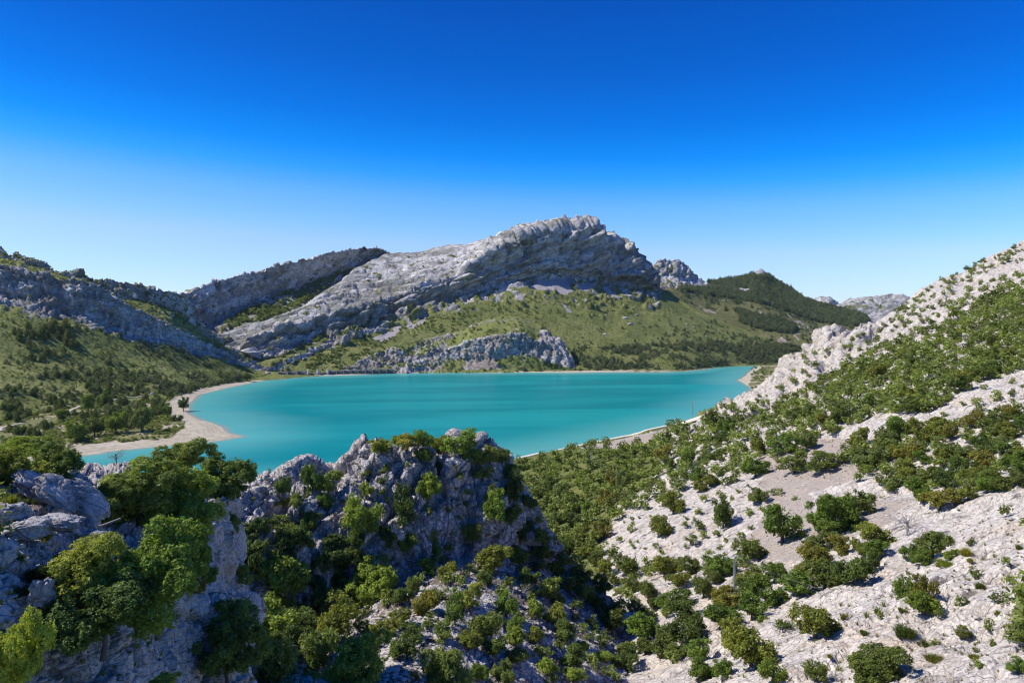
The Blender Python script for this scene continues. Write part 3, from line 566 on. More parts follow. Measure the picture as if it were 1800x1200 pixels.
# ------------------------------------------------------------------ where a pixel meets the ground
BW = 3
bufi = np.full((1200//BW+2, 1800//BW+2), -1, np.int64)
allp = np.concatenate([t[1] for t in TERR]); apx = np.concatenate([t[2] for t in TERR]); apy = np.concatenate([t[3] for t in TERR])
tid = np.concatenate([np.full(len(t[1]), i) for i, t in enumerate(TERR)]); allz = np.concatenate([t[4] for t in TERR])
TN = [t[0] for t in TERR]
ok = (apx >= 0) & (apx < 1800) & (apy >= 0) & (apy < 1200); idx = np.nonzero(ok)[0]; idx = idx[np.argsort(-allp[idx, 1])]
bufi[(apy[idx]//BW).astype(int), (apx[idx]//BW).astype(int)] = idx
def hit(px, py, name=None):          # nearest ground point seen at that pixel
    cx, cy = int(np.clip(px, 0, 1799)//BW), int(np.clip(py, 0, 1199)//BW)
    for r in range(0, 14):
        sub = bufi[max(cy-r, 0):cy+r+1, max(cx-r, 0):cx+r+1].ravel(); sub = sub[sub >= 0]
        if name: sub = sub[[TN[tid[q]] == name for q in sub]] if len(sub) else sub
        if len(sub):
            k = sub[np.argmin((apx[sub]-px)**2+(apy[sub]-py)**2)]
            return allp[k], TN[tid[k]]
    return None, None
def visible(k):                       # mask of points that are (nearly) the nearest in their cell
    cx = np.clip(apx[k]//BW, 0, 1800//BW).astype(int); cy = np.clip(apy[k]//BW, 0, 1200//BW).astype(int)
    q = bufi[cy, cx]; return (q >= 0) & (allp[k, 1] < allp[q, 1]*1.03)
# ------------------------------------------------------------------ plants
rng = np.random.default_rng(11)
def rdirs(n): v = rng.normal(size=(n, 3)); return v/np.linalg.norm(v, axis=1)[:, None]
def leaves_mesh(name, lobes, tufts, per, leaf, mat, tuft_r=1.3, aspect=.55, up=.35):
    """lobes: (cx,cy,cz,r) inside a crown 1 wide and 1 high"""
    V = []; A = []; lobes = np.array(lobes); cc = lobes[:, :3].mean(0)
    for (x, y, z, r) in lobes:
        n = max(5, int(tufts*(r/.24)**2)); d = rdirs(n*2); o = np.array((x, y, z))-cc; o = o/(np.linalg.norm(o)+1e-6)
        d = d[(d@o > -.55) & (d[:, 2] > -.75)][:n]; c = np.array((x, y, z)) + d*r*rng.uniform(.66, 1.14, (len(d), 1))
        inside = np.zeros(len(c), bool)
        for (a, b2, c2, r2) in lobes: inside |= ((c-(a, b2, c2))**2).sum(1) < (r2*.72)**2
        c = c[~inside]; d = d[~inside]
        tv = rng.uniform(0, 1, len(c))*.5 + rng.uniform(0, .5)
        p = np.repeat(c, per, 0) + rdirs(len(c)*per)*leaf*tuft_r*rng.uniform(.3, 1, (len(c)*per, 1)); dd = np.repeat(d, per, 0)
        nn = dd*.7 + rdirs(len(p))*.75 + np.array((0, 0, up)); nn /= np.linalg.norm(nn, axis=1)[:, None]
        t = np.cross(nn, rdirs(len(p))); t /= np.linalg.norm(t, axis=1)[:, None]; bt = np.cross(nn, t)
        s = leaf*rng.uniform(.7, 1.3, (len(p), 1))
        V.append(np.stack([p-t*s*.5, p+bt*s*aspect*.5, p+t*s*.5, p-bt*s*aspect*.5], 1).reshape(-1, 3)); A.append(np.repeat(np.clip(np.repeat(tv, per)+rng.normal(0, .12, len(p)), 0, 1), 4))
    V = np.concatenate(V); A = np.concatenate(A); F = np.arange(len(V)).reshape(-1, 4)
    return mesh_np(name, V, F, mat, {'lv': A}, smooth_=False, link=False)
def oak_lobes(n, flat=1., lean=.1, low=.12, spread=1.0):
    """an uneven crown: two to four heads of different height, each a heap of lobes"""
    heads = []; k = int(rng.integers(3, 6)); a0 = rng.uniform(0, 6.28)
    for i in range(k):
        a = a0+6.28*i/k+rng.uniform(-.5, .5); q = rng.uniform(.10, .22)*spread; heads.append((q*math.cos(a)*1.25, q*math.sin(a), rng.uniform(.26, .52) if i else .60, rng.uniform(.20, .27)))
    L = []; t = 0
    while len(L) < n and t < 6000:
        t += 1; hx, hy, hz, hr = heads[int(rng.integers(0, k))]; d = rdirs(1)[0]; d[2] = d[2]*.9+.12; e = hr*rng.uniform(.45, 1.15); r = rng.uniform(.06, .145)
        c = (hx+d[0]*e*1.1+lean*(hz-.4), hy+d[1]*e*1.1, max(low, hz+d[2]*e*1.25))
        if c[2] > .92: continue
        if all(sum((c[i]-q[i])**2 for i in range(3)) > (1.12*max(r, .085))**2 for q in L): L.append((*c, r))
    return L
def tube(pts, rads, ns=7):
    pts = np.array(pts, float); V = []; 
    for i, p in enumerate(pts):
        d = pts[min(i+1, len(pts)-1)]-pts[max(i-1, 0)]; d /= np.linalg.norm(d)+1e-9
        a = np.cross(d, (0, 0, 1) if abs(d[2]) < .9 else (1, 0, 0)); a /= np.linalg.norm(a); b2 = np.cross(d, a)
        for k in range(ns): t = 2*math.pi*k/ns; V.append(p + rads[i]*(a*math.cos(t)+b2*math.sin(t)))
    F = []
    for i in range(len(pts)-1):
        for k in range(ns): F.append((i*ns+k, i*ns+(k+1) % ns, (i+1)*ns+(k+1) % ns, (i+1)*ns+k))
    return np.array(V), np.array(F)
def join(parts):
    V = []; F = []; o = 0
    for v, f in parts: V.append(v); F.append(np.array(f)+o); o += len(v)
    return np.concatenate(V), np.concatenate(F)
def trunk_mesh(name, lobes, mat, r=.045, ns=7):
    parts = []
    b0 = np.array((rng.uniform(-.03, .03), rng.uniform(-.03, .03), -.12)); f = np.array((rng.uniform(-.06, .06), rng.uniform(-.06, .06), .26))
    parts.append(tube([b0, (b0+f)/2+(.015, .01, .0), f], [r*1.35, r, r*.85], ns))
    for (x, y, z, q) in list(lobes)[:7]:
        e = np.array((x, y, z)); m = f+(e-f)*.5 + np.array((rng.uniform(-.04, .04), rng.uniform(-.04, .04), .02)); parts.append(tube([f, m, e], [r*.62, r*.4, r*.16], 5))
    v, fc = join(parts); return mesh_np(name, v, fc, mat, link=False)
def leaf_mat(name, dark, lite, objcol=True, trans=.38):
    b = NB(name); lv = b.node('ShaderNodeAttribute', attribute_name='lv').outputs['Fac']; oi = b.node('ShaderNodeObjectInfo')
    c = b.mix(lv, dark, lite)
    if objcol: c = b.mix(1., c, oi.outputs['Color'], 'MULTIPLY')
    else:
        c = b.mix(b.math('MULTIPLY', oi.outputs['Random'], .75), c, b.mix(.75, c, tuple(min(1, x*1.9) for x in lite)))
    d = b.node('ShaderNodeBsdfDiffuse'); b.l.new(c, d.inputs[0]); t = b.node('ShaderNodeBsdfTranslucent'); b.l.new(b.mix(1., c, (1.35, 1.3, .7), 'MULTIPLY'), t.inputs[0])
    m1 = b.node('ShaderNodeMixShader'); m1.inputs[0].default_value = trans; b.l.new(d.outputs[0], m1.inputs[1]); b.l.new(t.outputs[0], m1.inputs[2])
    g = b.node('ShaderNodeBsdfGlossy'); g.inputs['Roughness'].default_value = .45; g.inputs[0].default_value = (.6, .65, .6, 1)
    m2 = b.node('ShaderNodeMixShader'); m2.inputs[0].default_value = .02; b.l.new(m1.outputs[0], m2.inputs[1]); b.l.new(g.outputs[0], m2.inputs[2])
    return b.out(m2.outputs[0])
def plain_mat(name, col, rough=.8, var=.3, scale=3., metal=0.):
    b = NB(name); tcn = b.node('ShaderNodeTexCoord').outputs['Object']; n = b.noise(tcn, scale, 6, .6)
    c = b.mix(n, tuple(x*(1-var) for x in col), tuple(min(1, x*(1+var)) for x in col))
    bs = b.node('ShaderNodeBsdfPrincipled'); b.l.new(c, bs.inputs['Base Color']); bs.inputs['Roughness'].default_value = rough; bs.inputs['Metallic'].default_value = metal
    return b.out(bs.outputs[0])
M['leaf'] = leaf_mat('oak_leaves', (.078, .108, .024), (.215, .258, .056))
M['leaf_stuff'] = leaf_mat('scrub_leaves', (.078, .105, .026), (.20, .24, .056), False)
M['needle'] = leaf_mat('pine_needles', (.070, .090, .028), (.15, .18, .055))
M['needle_stuff'] = leaf_mat('far_pine_needles', (.065, .085, .042), (.125, .150, .066), False)
M['blade'] = leaf_mat('grass_blades', (.10, .13, .025), (.30, .29, .07))
M['bark'] = plain_mat('oak_bark', (.09, .08, .07), .9, .45, 9); M['dead'] = plain_mat('bleached_wood', (.27, .255, .24), .85, .3, 7)
OAKB = []; OAKN = []; OAKM = []      # crown and trunk meshes: large, near, far
for k in range(4): L = oak_lobes(44+4*k, low=.10, spread=1.1); OAKB.append((leaves_mesh('crown', L, 230, 15, .036, M['leaf']), trunk_mesh('trunk', L, M['bark'], .026)))
for k in range(8):
    L = oak_lobes(22+2*k, lean=rng.uniform(-.15, .15), low=.10 if k % 3 else .26, spread=1.0+.1*(k % 3)); OAKN.append((leaves_mesh('crown', L, 110, 9, .068, M['leaf']), trunk_mesh('trunk', L, M['bark'], .04)))
for k in range(6):
    L = oak_lobes(15+k, lean=rng.uniform(-.2, .2), low=.10); OAKM.append((leaves_mesh('crown', L, 34, 5, .13, M['leaf']), trunk_mesh('trunk', L, M['bark'], .04, 5)))
OAKF = [leaves_mesh('far_crown', oak_lobes(12, low=.08), 20, 4, .20, M['leaf_stuff']) for k in range(5)]
def pine_lobes(n):
    L = []
    for i in range(n): z = .22+.7*i/n; r = .30*(1-z)+.07; a = rng.uniform(0, 6.28); q = rng.uniform(0, .26)*(1.05-z); L.append((q*math.cos(a), q*math.sin(a), z, r))
    return L
PINE = []
for k in range(4): L = pine_lobes(9); PINE.append((leaves_mesh('crown', L, 34, 5, .12, M['needle'], up=.1), trunk_mesh('trunk', [(0, 0, .9, .1)], M['bark'], .03, 5)))
PINEF = [leaves_mesh('far_pine', pine_lobes(6) if k < 3 else oak_lobes(6), 14, 4, .22, M['needle_stuff']) for k in range(5)]
def stuff_instances(name, pts, sc, protos, label=None):
    """one object: low meshes set on many points (uncountable growth)"""
    c = bpy.data.collections.new(name+'_forms')
    for i, me in enumerate(protos): c.objects.link(bpy.data.objects.new('%s_form_%d' % (name, i), me))
    me = bpy.data.meshes.new(name); me.vertices.add(len(pts)); me.vertices.foreach_set('co', np.asarray(pts, np.float32).ravel())
    a = me.attributes.new('sc', 'FLOAT_VECTOR', 'POINT'); a.data.foreach_set('vector', np.asarray(sc, np.float32).ravel())
    a = me.attributes.new('rz', 'FLOAT', 'POINT'); a.data.foreach_set('value', rng.uniform(0, 6.28, len(pts)).astype(np.float32))
    a = me.attributes.new('pi', 'INT', 'POINT'); a.data.foreach_set('value', rng.integers(0, len(protos), len(pts)).astype(np.int32))
    o = bpy.data.objects.new(name, me); COL.objects.link(o); tag(o, kind='stuff')
    ng = bpy.data.node_groups.new(name+'_scatter', 'GeometryNodeTree'); ng.interface.new_socket('Geometry', in_out='INPUT', socket_type='NodeSocketGeometry'); ng.interface.new_socket('Geometry', in_out='OUTPUT', socket_type='NodeSocketGeometry')
    N, Lk = ng.nodes, ng.links; gi = N.new('NodeGroupInput'); go = N.new('NodeGroupOutput'); ip = N.new('GeometryNodeInstanceOnPoints'); ci = N.new('GeometryNodeCollectionInfo')
    ci.inputs['Collection'].default_value = c; ci.inputs['Separate Children'].default_value = True; ci.inputs['Reset Children'].default_value = True
    def na(n, t): x = N.new('GeometryNodeInputNamedAttribute'); x.data_type = t; x.inputs['Name'].default_value = n; return x.outputs['Attribute']
    cx = N.new('ShaderNodeCombineXYZ'); Lk.new(na('rz', 'FLOAT'), cx.inputs[2])
    mp = N.new('GeometryNodeMeshToPoints'); Lk.new(gi.outputs[0], mp.inputs['Mesh'])
    Lk.new(mp.outputs[0], ip.inputs['Points']); Lk.new(ci.outputs[0], ip.inputs['Instance']); ip.inputs['Pick Instance'].default_value = True
    Lk.new(na('pi', 'INT'), ip.inputs['Instance Index']); Lk.new(cx.outputs[0], ip.inputs['Rotation']); Lk.new(na('sc', 'FLOAT_VECTOR'), ip.inputs['Scale']); Lk.new(ip.outputs[0], go.inputs[0])
    md = o.modifiers.new('scatter', 'NODES'); md.node_group = ng
    return o
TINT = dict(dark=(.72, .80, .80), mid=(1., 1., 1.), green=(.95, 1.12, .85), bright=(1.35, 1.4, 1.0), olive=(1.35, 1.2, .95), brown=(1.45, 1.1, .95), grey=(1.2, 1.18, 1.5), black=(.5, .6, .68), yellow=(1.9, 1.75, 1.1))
TREES = []                            # every oak: position, width, height, tint, label, group, form
def oak(px, py, wpx, hpx, tint='mid', label=None, group=None, d=None, form=None, on=None):
    """px, py: foot of the crown in the photograph; wpx, hpx: its size there"""
    if d is None:
        p, nm = hit(px, py, on)
        if p is None: return
    else: p = P(px, py, d)
    k = p[1]/1200
    TREES.append(dict(p=np.array(p), w=wpx*k, h=hpx*k, px=px, py=py, wpx=wpx, tint=tint, label=label, group=group, form=form))
def thing(name, label, cat, loc, rz=0, group=None, sc=None):
    o = bpy.data.objects.new(name, None); COL.objects.link(o); o.location = loc; o.rotation_euler = (0, 0, rz); o.empty_display_size = .5
    if sc is not None: o.scale = sc
    return tag(o, label, cat, group)
def part(name, me, parent, col=None):
    o = bpy.data.objects.new(name, me); COL.objects.link(o); o.parent = parent
    if col: o.color = (*col, 1)
    return o
# ---- oaks one can point to: (foot x, foot y, width, height, tint, label)
G1 = 'evergreen oaks on the limestone slope'; G2 = 'oaks and bushes on the foreground crag'; G3 = 'oaks on the near bluff'
for a in [
 (1376,952,70,74,'green','large round oak standing alone low on the grey scree'),
 (1462,930,88,84,'green','broad oak at the right edge of the scree with brighter green lower boughs'),
 (1320,986,50,48,'mid','oak beside the scree just above and right of the pylon top'),
 (1271,928,50,62,'dark','ragged two-lobed oak on pale rock left of the scree'),
 (1332,883,32,28,'mid','small leaning oak alone on the pale rock at the top left of the scree'),
 (1182,902,38,42,'olive','thin olive oak on pale rock below the thicket edge'),
 (1158,940,40,40,'olive','squat olive oak left of the small bushes on the pale rock'),
 (1228,928,22,18,'dark','small dark bush on pale rock between two larger oaks'),
 (1212,955,26,18,'mid','low bush on rock left of the ragged two-lobed oak'),
 (1536,1196,92,80,'mid','wide green oak cut by the bottom edge on the pale rock'),
 (1436,1120,76,70,'olive','olive-brown oak on pale rock, right below the pylon'),
 (1596,1062,46,56,'green','bright green oak, left one of a clump on bare rock'),
 (1622,1062,48,62,'brown','brownish oak at the back of a clump on bare rock'),
 (1626,1082,50,44,'bright','low bright green oak in front of a clump on bare rock'),
 (1640,978,52,56,'mid','oak above the yellow grass on the bare rock'),
 (1604,984,36,32,'green','small rounded oak left of the yellow grass tuft'),
 (1622,992,30,30,'green','slender oak leaning between two others above the yellow grass'),
 (1668,980,28,20,'bright','flat little oak with a thin stem beside yellow grass'),
 (1376,1112,26,28,'dark','small dark bush in the shade left of the olive-brown oak'),
 (1436,1196,44,40,'mid','oak at the bottom edge with bare twigs at its right'),
 (1354,1196,44,46,'bright','bright bush at the bottom edge below the pylon'),
 (1322,1172,74,76,'olive','grey-green oak on rock above the bottom edge, below the pylon'),
 (1800,1135,52,52,'mid','oak cut by the right edge on the bare rock'),
 (1268,1100,60,44,'green','wide oak right in front of the pylon foot'),
 (1322,1090,44,52,'green','upright oak at the right of the pylon foot'),
 (1345,1062,52,60,'green','full oak on the ledge right of the pylon'),
 (1236,1048,40,44,'mid','oak left of the pylon next to a bare grey bush'),
 (1262,1010,60,46,'green','oak behind the pylon shaft, left side'),
 (1318,1030,54,42,'olive','olive oak behind the pylon shaft, right side'),
 (1402,1046,56,50,'green','oak in the band right of the pylon above pale rock'),
 (1448,1032,58,56,'mid','middle oak of the band between the pylon and the scree foot'),
 (1500,1026,60,56,'dark','dark oak at the right end of the band below the scree'),
 (1528,1002,34,40,'dark','oak with a visible stem beside the band below the scree'),
 (1440,968,62,40,'mid','low spreading oak at the foot of the scree'),
 (1540,955,56,44,'olive','olive oak next to the bare grey bush right of the scree'),
 (1512,905,56,50,'mid','oak at the upper right rim of the scree'),
 (1100,1010,46,46,'mid','oak in the gully mouth between crag shade and pale rock'),
 (1130,1120,60,50,'green','light green oak in the valley floor right of the crag'),
 (1165,1150,46,44,'mid','oak standing on pale rock at the bottom of the valley'),
 (1210,1125,56,52,'dark','dense oak on the valley floor left of the pylon'),
 (1395,828,48,44,'mid','oak at the lower rim of the thicket above the scree'),
 (1378,795,46,46,'green','taller oak above the top of the scree'),
 (1448,822,60,34,'mid','low wide oak right at the top of the scree'),
]: oak(*a[:6], group=G1, on='limestone_slope')
for a in [
 (671,796,50,30,'olive','low spreading bush on the left shoulder of the crag top'),
 (742,784,34,38,'green','tallest little oak on the crag skyline'),
 (716,786,44,26,'brown','brownish bush left of the tallest oak on the crag skyline'),
 (696,780,26,20,'green','small green bush at the left of the crag skyline clump'),
 (774,790,40,30,'olive','grey-olive bush right of the tallest oak on the crag skyline'),
 (812,800,52,50,'green','broad dark bush on the right half of the crag top'),
 (830,812,24,30,'green','narrow bush hanging below the broad bush on the crag top'),
 (860,815,36,36,'mid','bush below the right-hand pinnacle of the crag'),
 (884,815,30,32,'dark','dark bush at the right end of the crag top'),
 (846,842,36,32,'mid','single bush in a notch under the right-hand pinnacle'),
 (752,880,48,54,'bright','bright round bush clinging to the middle of the crag face'),
 (746,812,34,30,'mid','bush in the cleft below the crag skyline'),
 (765,834,34,30,'dark','dark bush in the cleft above the bright round bush'),
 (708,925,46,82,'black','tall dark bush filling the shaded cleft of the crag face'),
 (549,862,30,56,'green','upright oak in the saddle left of the crag top'),
 (578,865,44,46,'mid','oak right of the upright one in the saddle of the crag'),
 (498,872,28,40,'dark','dark bush on the shoulder left of the crag saddle'),
 (496,888,30,22,'olive','pale olive bush below the dark one on the crag shoulder'),
 (520,890,28,26,'mid','small bush on the rock right of the pale olive one'),
 (570,896,28,36,'green','small leafy bush hanging on the crag below the saddle'),
 (632,935,58,72,'bright','light green oak against the left foot of the crag top'),
 (620,990,46,50,'mid','oak in the cleft below the light green one'),
 (644,868,22,26,'bright','small yellowish bush above the light green oak'),
 (832,952,38,44,'mid','bush on the lower right part of the crag face'),
 (870,920,46,56,'green','bush on a ledge under the right crag top, sunlit'),
 (868,886,30,36,'bright','sunlit bush high on the right side of the crag face'),
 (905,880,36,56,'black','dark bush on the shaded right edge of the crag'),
 (868,1002,56,54,'olive','olive oak on the ledge low at the right of the crag face'),
 (718,968,30,34,'green','small bush at the base of the crag face'),
 (682,962,36,40,'dark','pair-like dark bush at the base of the crag face'),
 (762,976,28,36,'green','green bush right at the foot of the crag face'),
 (750,1010,32,34,'bright','pale bush on the slope right under the crag'),
 (650,1052,90,80,'bright','large pale green oak on the slope under the crag, left'),
 (596,1120,74,86,'olive','grey-green oak left below the large pale green oak'),
 (630,1196,96,96,'bright','tall light oak at the bottom edge under the crag'),
 (728,1042,28,34,'mid','small oak between the large pale oak and a brownish one'),
 (750,1078,44,48,'brown','brownish round oak in the middle of the crag slope'),
 (797,1096,44,62,'green','green oak with a visible stem on the crag slope'),
 (826,1062,50,44,'olive','olive oak behind the green oak with a stem'),
 (852,1122,68,62,'mid','rounded oak on the crag slope above the streaked rock'),
 (890,1080,46,48,'green','dark green oak at the right of the crag slope'),
 (906,1106,32,36,'green','small oak below the dark green one'),
 (782,1200,90,84,'mid','large oak at the bottom edge in the middle of the crag slope'),
 (826,1142,46,36,'olive','thin olive oak above the large one at the bottom edge'),
 (840,1196,34,38,'green','small tree on streaked rock at the bottom edge'),
 (944,1128,34,36,'olive','small olive oak on streaked rock'),
 (942,1082,34,36,'bright','oak with a clear stem on the lower crag ridge'),
 (976,1092,40,38,'olive','pale oak right of the one with a clear stem'),
 (968,1050,50,44,'mid','wide oak at the right end of the crag slope'),
 (1028,1050,34,36,'mid','oak in the shade at the right foot of the crag'),
 (1010,1170,40,40,'dark','dark bush on the streaked rock near the valley floor'),
 (500,1052,84,92,'bright','bright oak in the gully between bluff and crag'),
 (472,1120,70,80,'bright','bright feathery oak below the bright gully oak'),
 (492,1196,84,86,'mid','oak at the bottom edge in the gully'),
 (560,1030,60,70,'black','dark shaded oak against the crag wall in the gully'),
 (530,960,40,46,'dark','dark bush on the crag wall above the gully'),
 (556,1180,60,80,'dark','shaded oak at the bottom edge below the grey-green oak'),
]: oak(*a[:6], group=G2, on='crag', form='near' if a[2] < 85 else 'big')
BIGS = [
 (255,905,150,118,64,'mid','large spreading oak on the ridge of the bluff, left half of the big clump'),
 (318,905,140,122,68,'bright','large light oak in the middle of the big clump on the bluff'),
 (325,830,90,66,82,'mid','olive crown rising at the back of the big clump on the bluff'),
 (392,872,98,84,86,'dark','dark oak reaching out over the lake at the end of the bluff'),
 (278,1075,165,192,49,'green','biggest dense dark green oak in front of the bluff'),
 (150,1050,140,140,46,'olive','olive oak with yellowish leaves left of the biggest oak'),
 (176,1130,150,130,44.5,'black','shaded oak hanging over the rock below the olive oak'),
 (20,1240,110,200,35,'yellow','yellow-green oak cut by the lower left corner'),
 (352,940,60,66,66,'bright','small light oak below the big clump, right side'),
 (350,1000,50,80,62,'green','leafy bush spilling down beside the rock pillar'),
 (15,862,100,86,56,'olive','olive oak at the left edge above the rock slabs'),
 (92,850,84,82,60,'dark','dark oak above the tilted rock slabs'),
 (30,806,100,44,72,'bright','light green oak at the left edge, behind the others'),
 (86,806,60,34,76,'mid','pale crown behind the dark oak at the left'),
 (405,1180,120,130,62,'dark','dark oak in the shade at the foot of the rock pillar'),
 (368,1020,30,30,66,'bright','small bush growing on the rock pillar'),
 (402,935,34,46,80,'dark','dark bush clinging to the top of the rock pillar'), (424,1020,30,40,80,'mid','bush in a crack halfway down the rock pillar wall'), (398,1075,40,40,74,'dark','dark bush at the ledge low on the rock pillar'), (436,1090,34,44,79,'black','shaded bush where the rock pillar meets the gully'),
 (282,1216,60,34,44,'yellow','leaf tip of an oak at the bottom edge below the cliff'),
 (210,880,60,50,61,'mid','low oak between the tilted slabs and the big clump'),
]
for (x, y, w_, h_, d_, t_, l_) in BIGS: oak(x, y, w_, h_, t_, l_, G3, d=d_, form='big')
# ---- thickets: filled by size and spacing
occ = [(t['px'], t['py']-t['wpx']*.35, t['wpx']) for t in TREES]
def thicket(poly, n, wm_, tint, label, group, on, gap=.62, hr=(.75, 1.05), cl=None, tries=12):
    poly = np.array(poly, float); lo, hi = poly.min(0), poly.max(0); c = 0
    for _ in range(n*tries):
        if c >= n: break
        x, y = rng.uniform(lo, hi)
        if not inpoly(np.array([x]), np.array([y]), poly)[0]: continue
        p, nm = hit(x, y)
        if nm not in on: continue
        if cl and fbm(np.array([p]), cl[0], 3, cl[2])[0] < cl[1]: continue
        w_ = rng.uniform(*wm_)*rng.choice((.7, 1, 1, 1.25)); wp = w_*1200/p[1]
        if any(abs(x-a) < gap*(wp+q)*.5 and abs(y-wp*.35-b2) < gap*.62*(wp+q)*.5 for a, b2, q in occ): continue
        occ.append((x, y-wp*.35, wp)); c += 1
        TREES.append(dict(p=np.array(p), w=w_, h=w_*rng.uniform(*hr), px=x, py=y, wpx=wp, tint=rng.choice(tint), label=label, group=group, form=None))
    return c
T_ = ['dark', 'mid', 'mid', 'green', 'green', 'olive', 'olive', 'brown', 'grey']
SLP = ('limestone_slope',); CRG = ('crag',)
Z1 = [(905,813),(1000,791),(1050,783),(1080,792),(1130,782),(1190,752),(1290,742),(1400,715),(1490,690),(1560,690),(1500,745),(1400,800),(1330,835),(1250,855),(1150,890),(1090,905),(1060,955),(1030,965),(985,955),(930,890)]
BA = [(1330,742),(1400,690),(1480,655),(1520,620),(1600,590),(1660,570),(1720,530),(1800,510),(1800,650),(1740,665),(1680,700),(1640,725),(1560,725),(1460,760)]
BB = [(1480,800),(1540,765),(1600,755),(1700,745),(1800,725),(1800,850),(1760,872),(1700,890),(1640,890),(1560,872),(1500,840)]
BC = [(1180,1010),(1290,985),(1400,995),(1450,965),(1540,975),(1530,1025),(1450,1050),(1360,1055),(1320,1065),(1300,1120),(1330,1180),(1250,1215),(1150,1150),(1090,1080),(1060,1010),(1110,985)]
BD = [(985,965),(1060,960),(1100,990),(1160,1060),(1185,1110),(1150,1170),(1090,1130),(1030,1040)]
print('thickets', thicket(Z1, 520, (4.5, 8.5), T_ + ['grey'], 'dark green oak in the thicket under the shore track', 'oaks of the lakeside thicket', SLP, .6),
 thicket(BA, 460, (4, 7.5), T_, 'green oak in the upper slope belt', 'oaks of the upper belt', SLP, .5, cl=(45, -.34, 5)),
 thicket(BB, 170, (4.5, 7.5), T_, 'green oak in the block above the scree', 'oaks of the block above the scree', SLP, .62),
 thicket(BC, 110, (4, 7), T_, 'green oak near the pylon foot', 'oaks round the pylon', SLP, .72, cl=(16, -.3, 21)),
 thicket(BD, 60, (4, 6.5), ['dark', 'mid', 'olive'], 'green oak in the valley below the crag', 'oaks of the narrow valley', SLP+CRG, .72),
 thicket([(1560,560),(1640,500),(1720,458),(1800,425),(1800,445),(1720,480),(1650,520),(1590,560)], 46, (2.5, 4.6), ['dark', 'mid'], 'dark bush along the skyline of the pale slope', 'bushes on the slope skyline', SLP, .55),
 thicket([(1540,560),(1660,490),(1800,430),(1800,560),(1700,600),(1560,640)], 110, (3, 6), T_, 'bush dotted over the pale rock below the skyline', 'bushes on the upper rock', SLP, .9, cl=(30, -.05, 6)),
 thicket([(1310,730),(1350,680),(1420,620),(1540,575),(1560,600),(1480,640),(1400,700)], 34, (3, 5.5), ['dark', 'mid', 'green'], 'bush growing in the clefts of the white rock spur', 'bushes on the rock spur', SLP, 1.1),
 thicket([(1230,735),(1300,710),(1420,700),(1400,730),(1300,750)], 30, (3, 6), ['dark', 'mid'], 'dark bush at the lakeward foot of the white rock spur', 'bushes at the spur foot', SLP, .7),
 thicket([(1100,900),(1330,850),(1420,880),(1330,990),(1180,990),(1080,960)], 34, (1.8, 4), T_, 'small bush scattered on the pale rock left of the scree', 'small bushes on the pale rock', SLP, 1.3),
 thicket([(1350,1070),(1560,1030),(1800,880),(1800,1200),(1400,1200)], 16, (1.2, 2.6), ['olive', 'green', 'brown'], 'bush on the bare lower rock', 'small bushes on the bare rock', SLP, 1.6),
 thicket([(1600,720),(1800,655),(1800,730),(1600,770)], 26, (2, 4.5), T_, 'bush on the pale bare band below the oak belt', 'bushes on the bare band', SLP, 1.3),
 thicket([(640,980),(800,960),(930,980),(1040,1040),(1120,1150),(1080,1210),(640,1210)], 78, (2.0, 4.4), ['dark', 'mid', 'olive', 'bright'], 'oak bush on the slope below the crag', 'bushes on the crag slope', CRG, .82, cl=(12, -.12, 7)),
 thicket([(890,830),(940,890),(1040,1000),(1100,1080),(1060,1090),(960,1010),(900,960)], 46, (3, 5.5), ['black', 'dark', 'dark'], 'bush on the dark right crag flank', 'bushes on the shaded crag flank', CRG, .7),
 thicket([(430,900),(640,960),(660,1080),(560,1210),(420,1210),(420,1000)], 44, (3.5, 6.5), ['black', 'dark', 'mid'], 'oak in the gully left of the crag', 'oaks in the gully', CRG, .7),
 thicket([(470,850),(600,830),(900,800),(880,950),(640,960),(480,900)], 34, (1.2, 2.6), ['dark', 'mid', 'olive'], 'small bush rooted in a crack of the crag face', 'crack bushes of the crag', CRG, 1.3))
# ---- the 300 largest as trees of their own, the rest as one mass
hand = [t for t in TREES if not (t['group'] or '').startswith(('oaks of', 'oaks round', 'oaks in', 'bushes', 'small bushes', 'crack'))]
auto = sorted([t for t in TREES if not any(t is h for h in hand)], key=lambda t: -t['wpx'])
NT = 300-len(hand); things = hand + auto[:NT]; rest = auto[NT:]
print('oaks', len(hand), len(auto), 'smallest thing px', round(auto[NT-1]['wpx'], 1))
TW = dict(dark='dark green', mid='mid green', green='fresh green', olive='olive green', grey='grey green', black='blackish green', bright='light green', brown='brownish')
def spread_labels(its):               # what sets alike trees apart: size, hue and the part of their thicket
    for lab in sorted({t['label'] for t in its}):
        q = [t for t in its if t['label'] == lab]
        if len(q) < 2: continue
        ws = np.quantile([t['w'] for t in q], (.33, .67)); xs_ = np.quantile([t['px'] for t in q], (.2, .4, .6, .8)); ym = np.quantile([t['py'] for t in q], (.33, .67))
        for t in q:
            size = 'small' if t['w'] < ws[0] else 'large' if t['w'] > ws[1] else 'middling'
            place = ('far left', 'left', 'central', 'right', 'far right')[int(np.searchsorted(xs_, t['px']))] + (' upper', ' middle', ' lower')[int(np.searchsorted(ym, t['py']))]
            core = lab.replace('shaded ', '').replace('dark green ', '').replace('green ', '').replace('dark ', '').replace('small ', '')
            t['label'] = ' '.join(('%s %s %s, %s part' % (size, TW[t['tint']], core, place)).split()[:16])
spread_labels(auto[:NT])
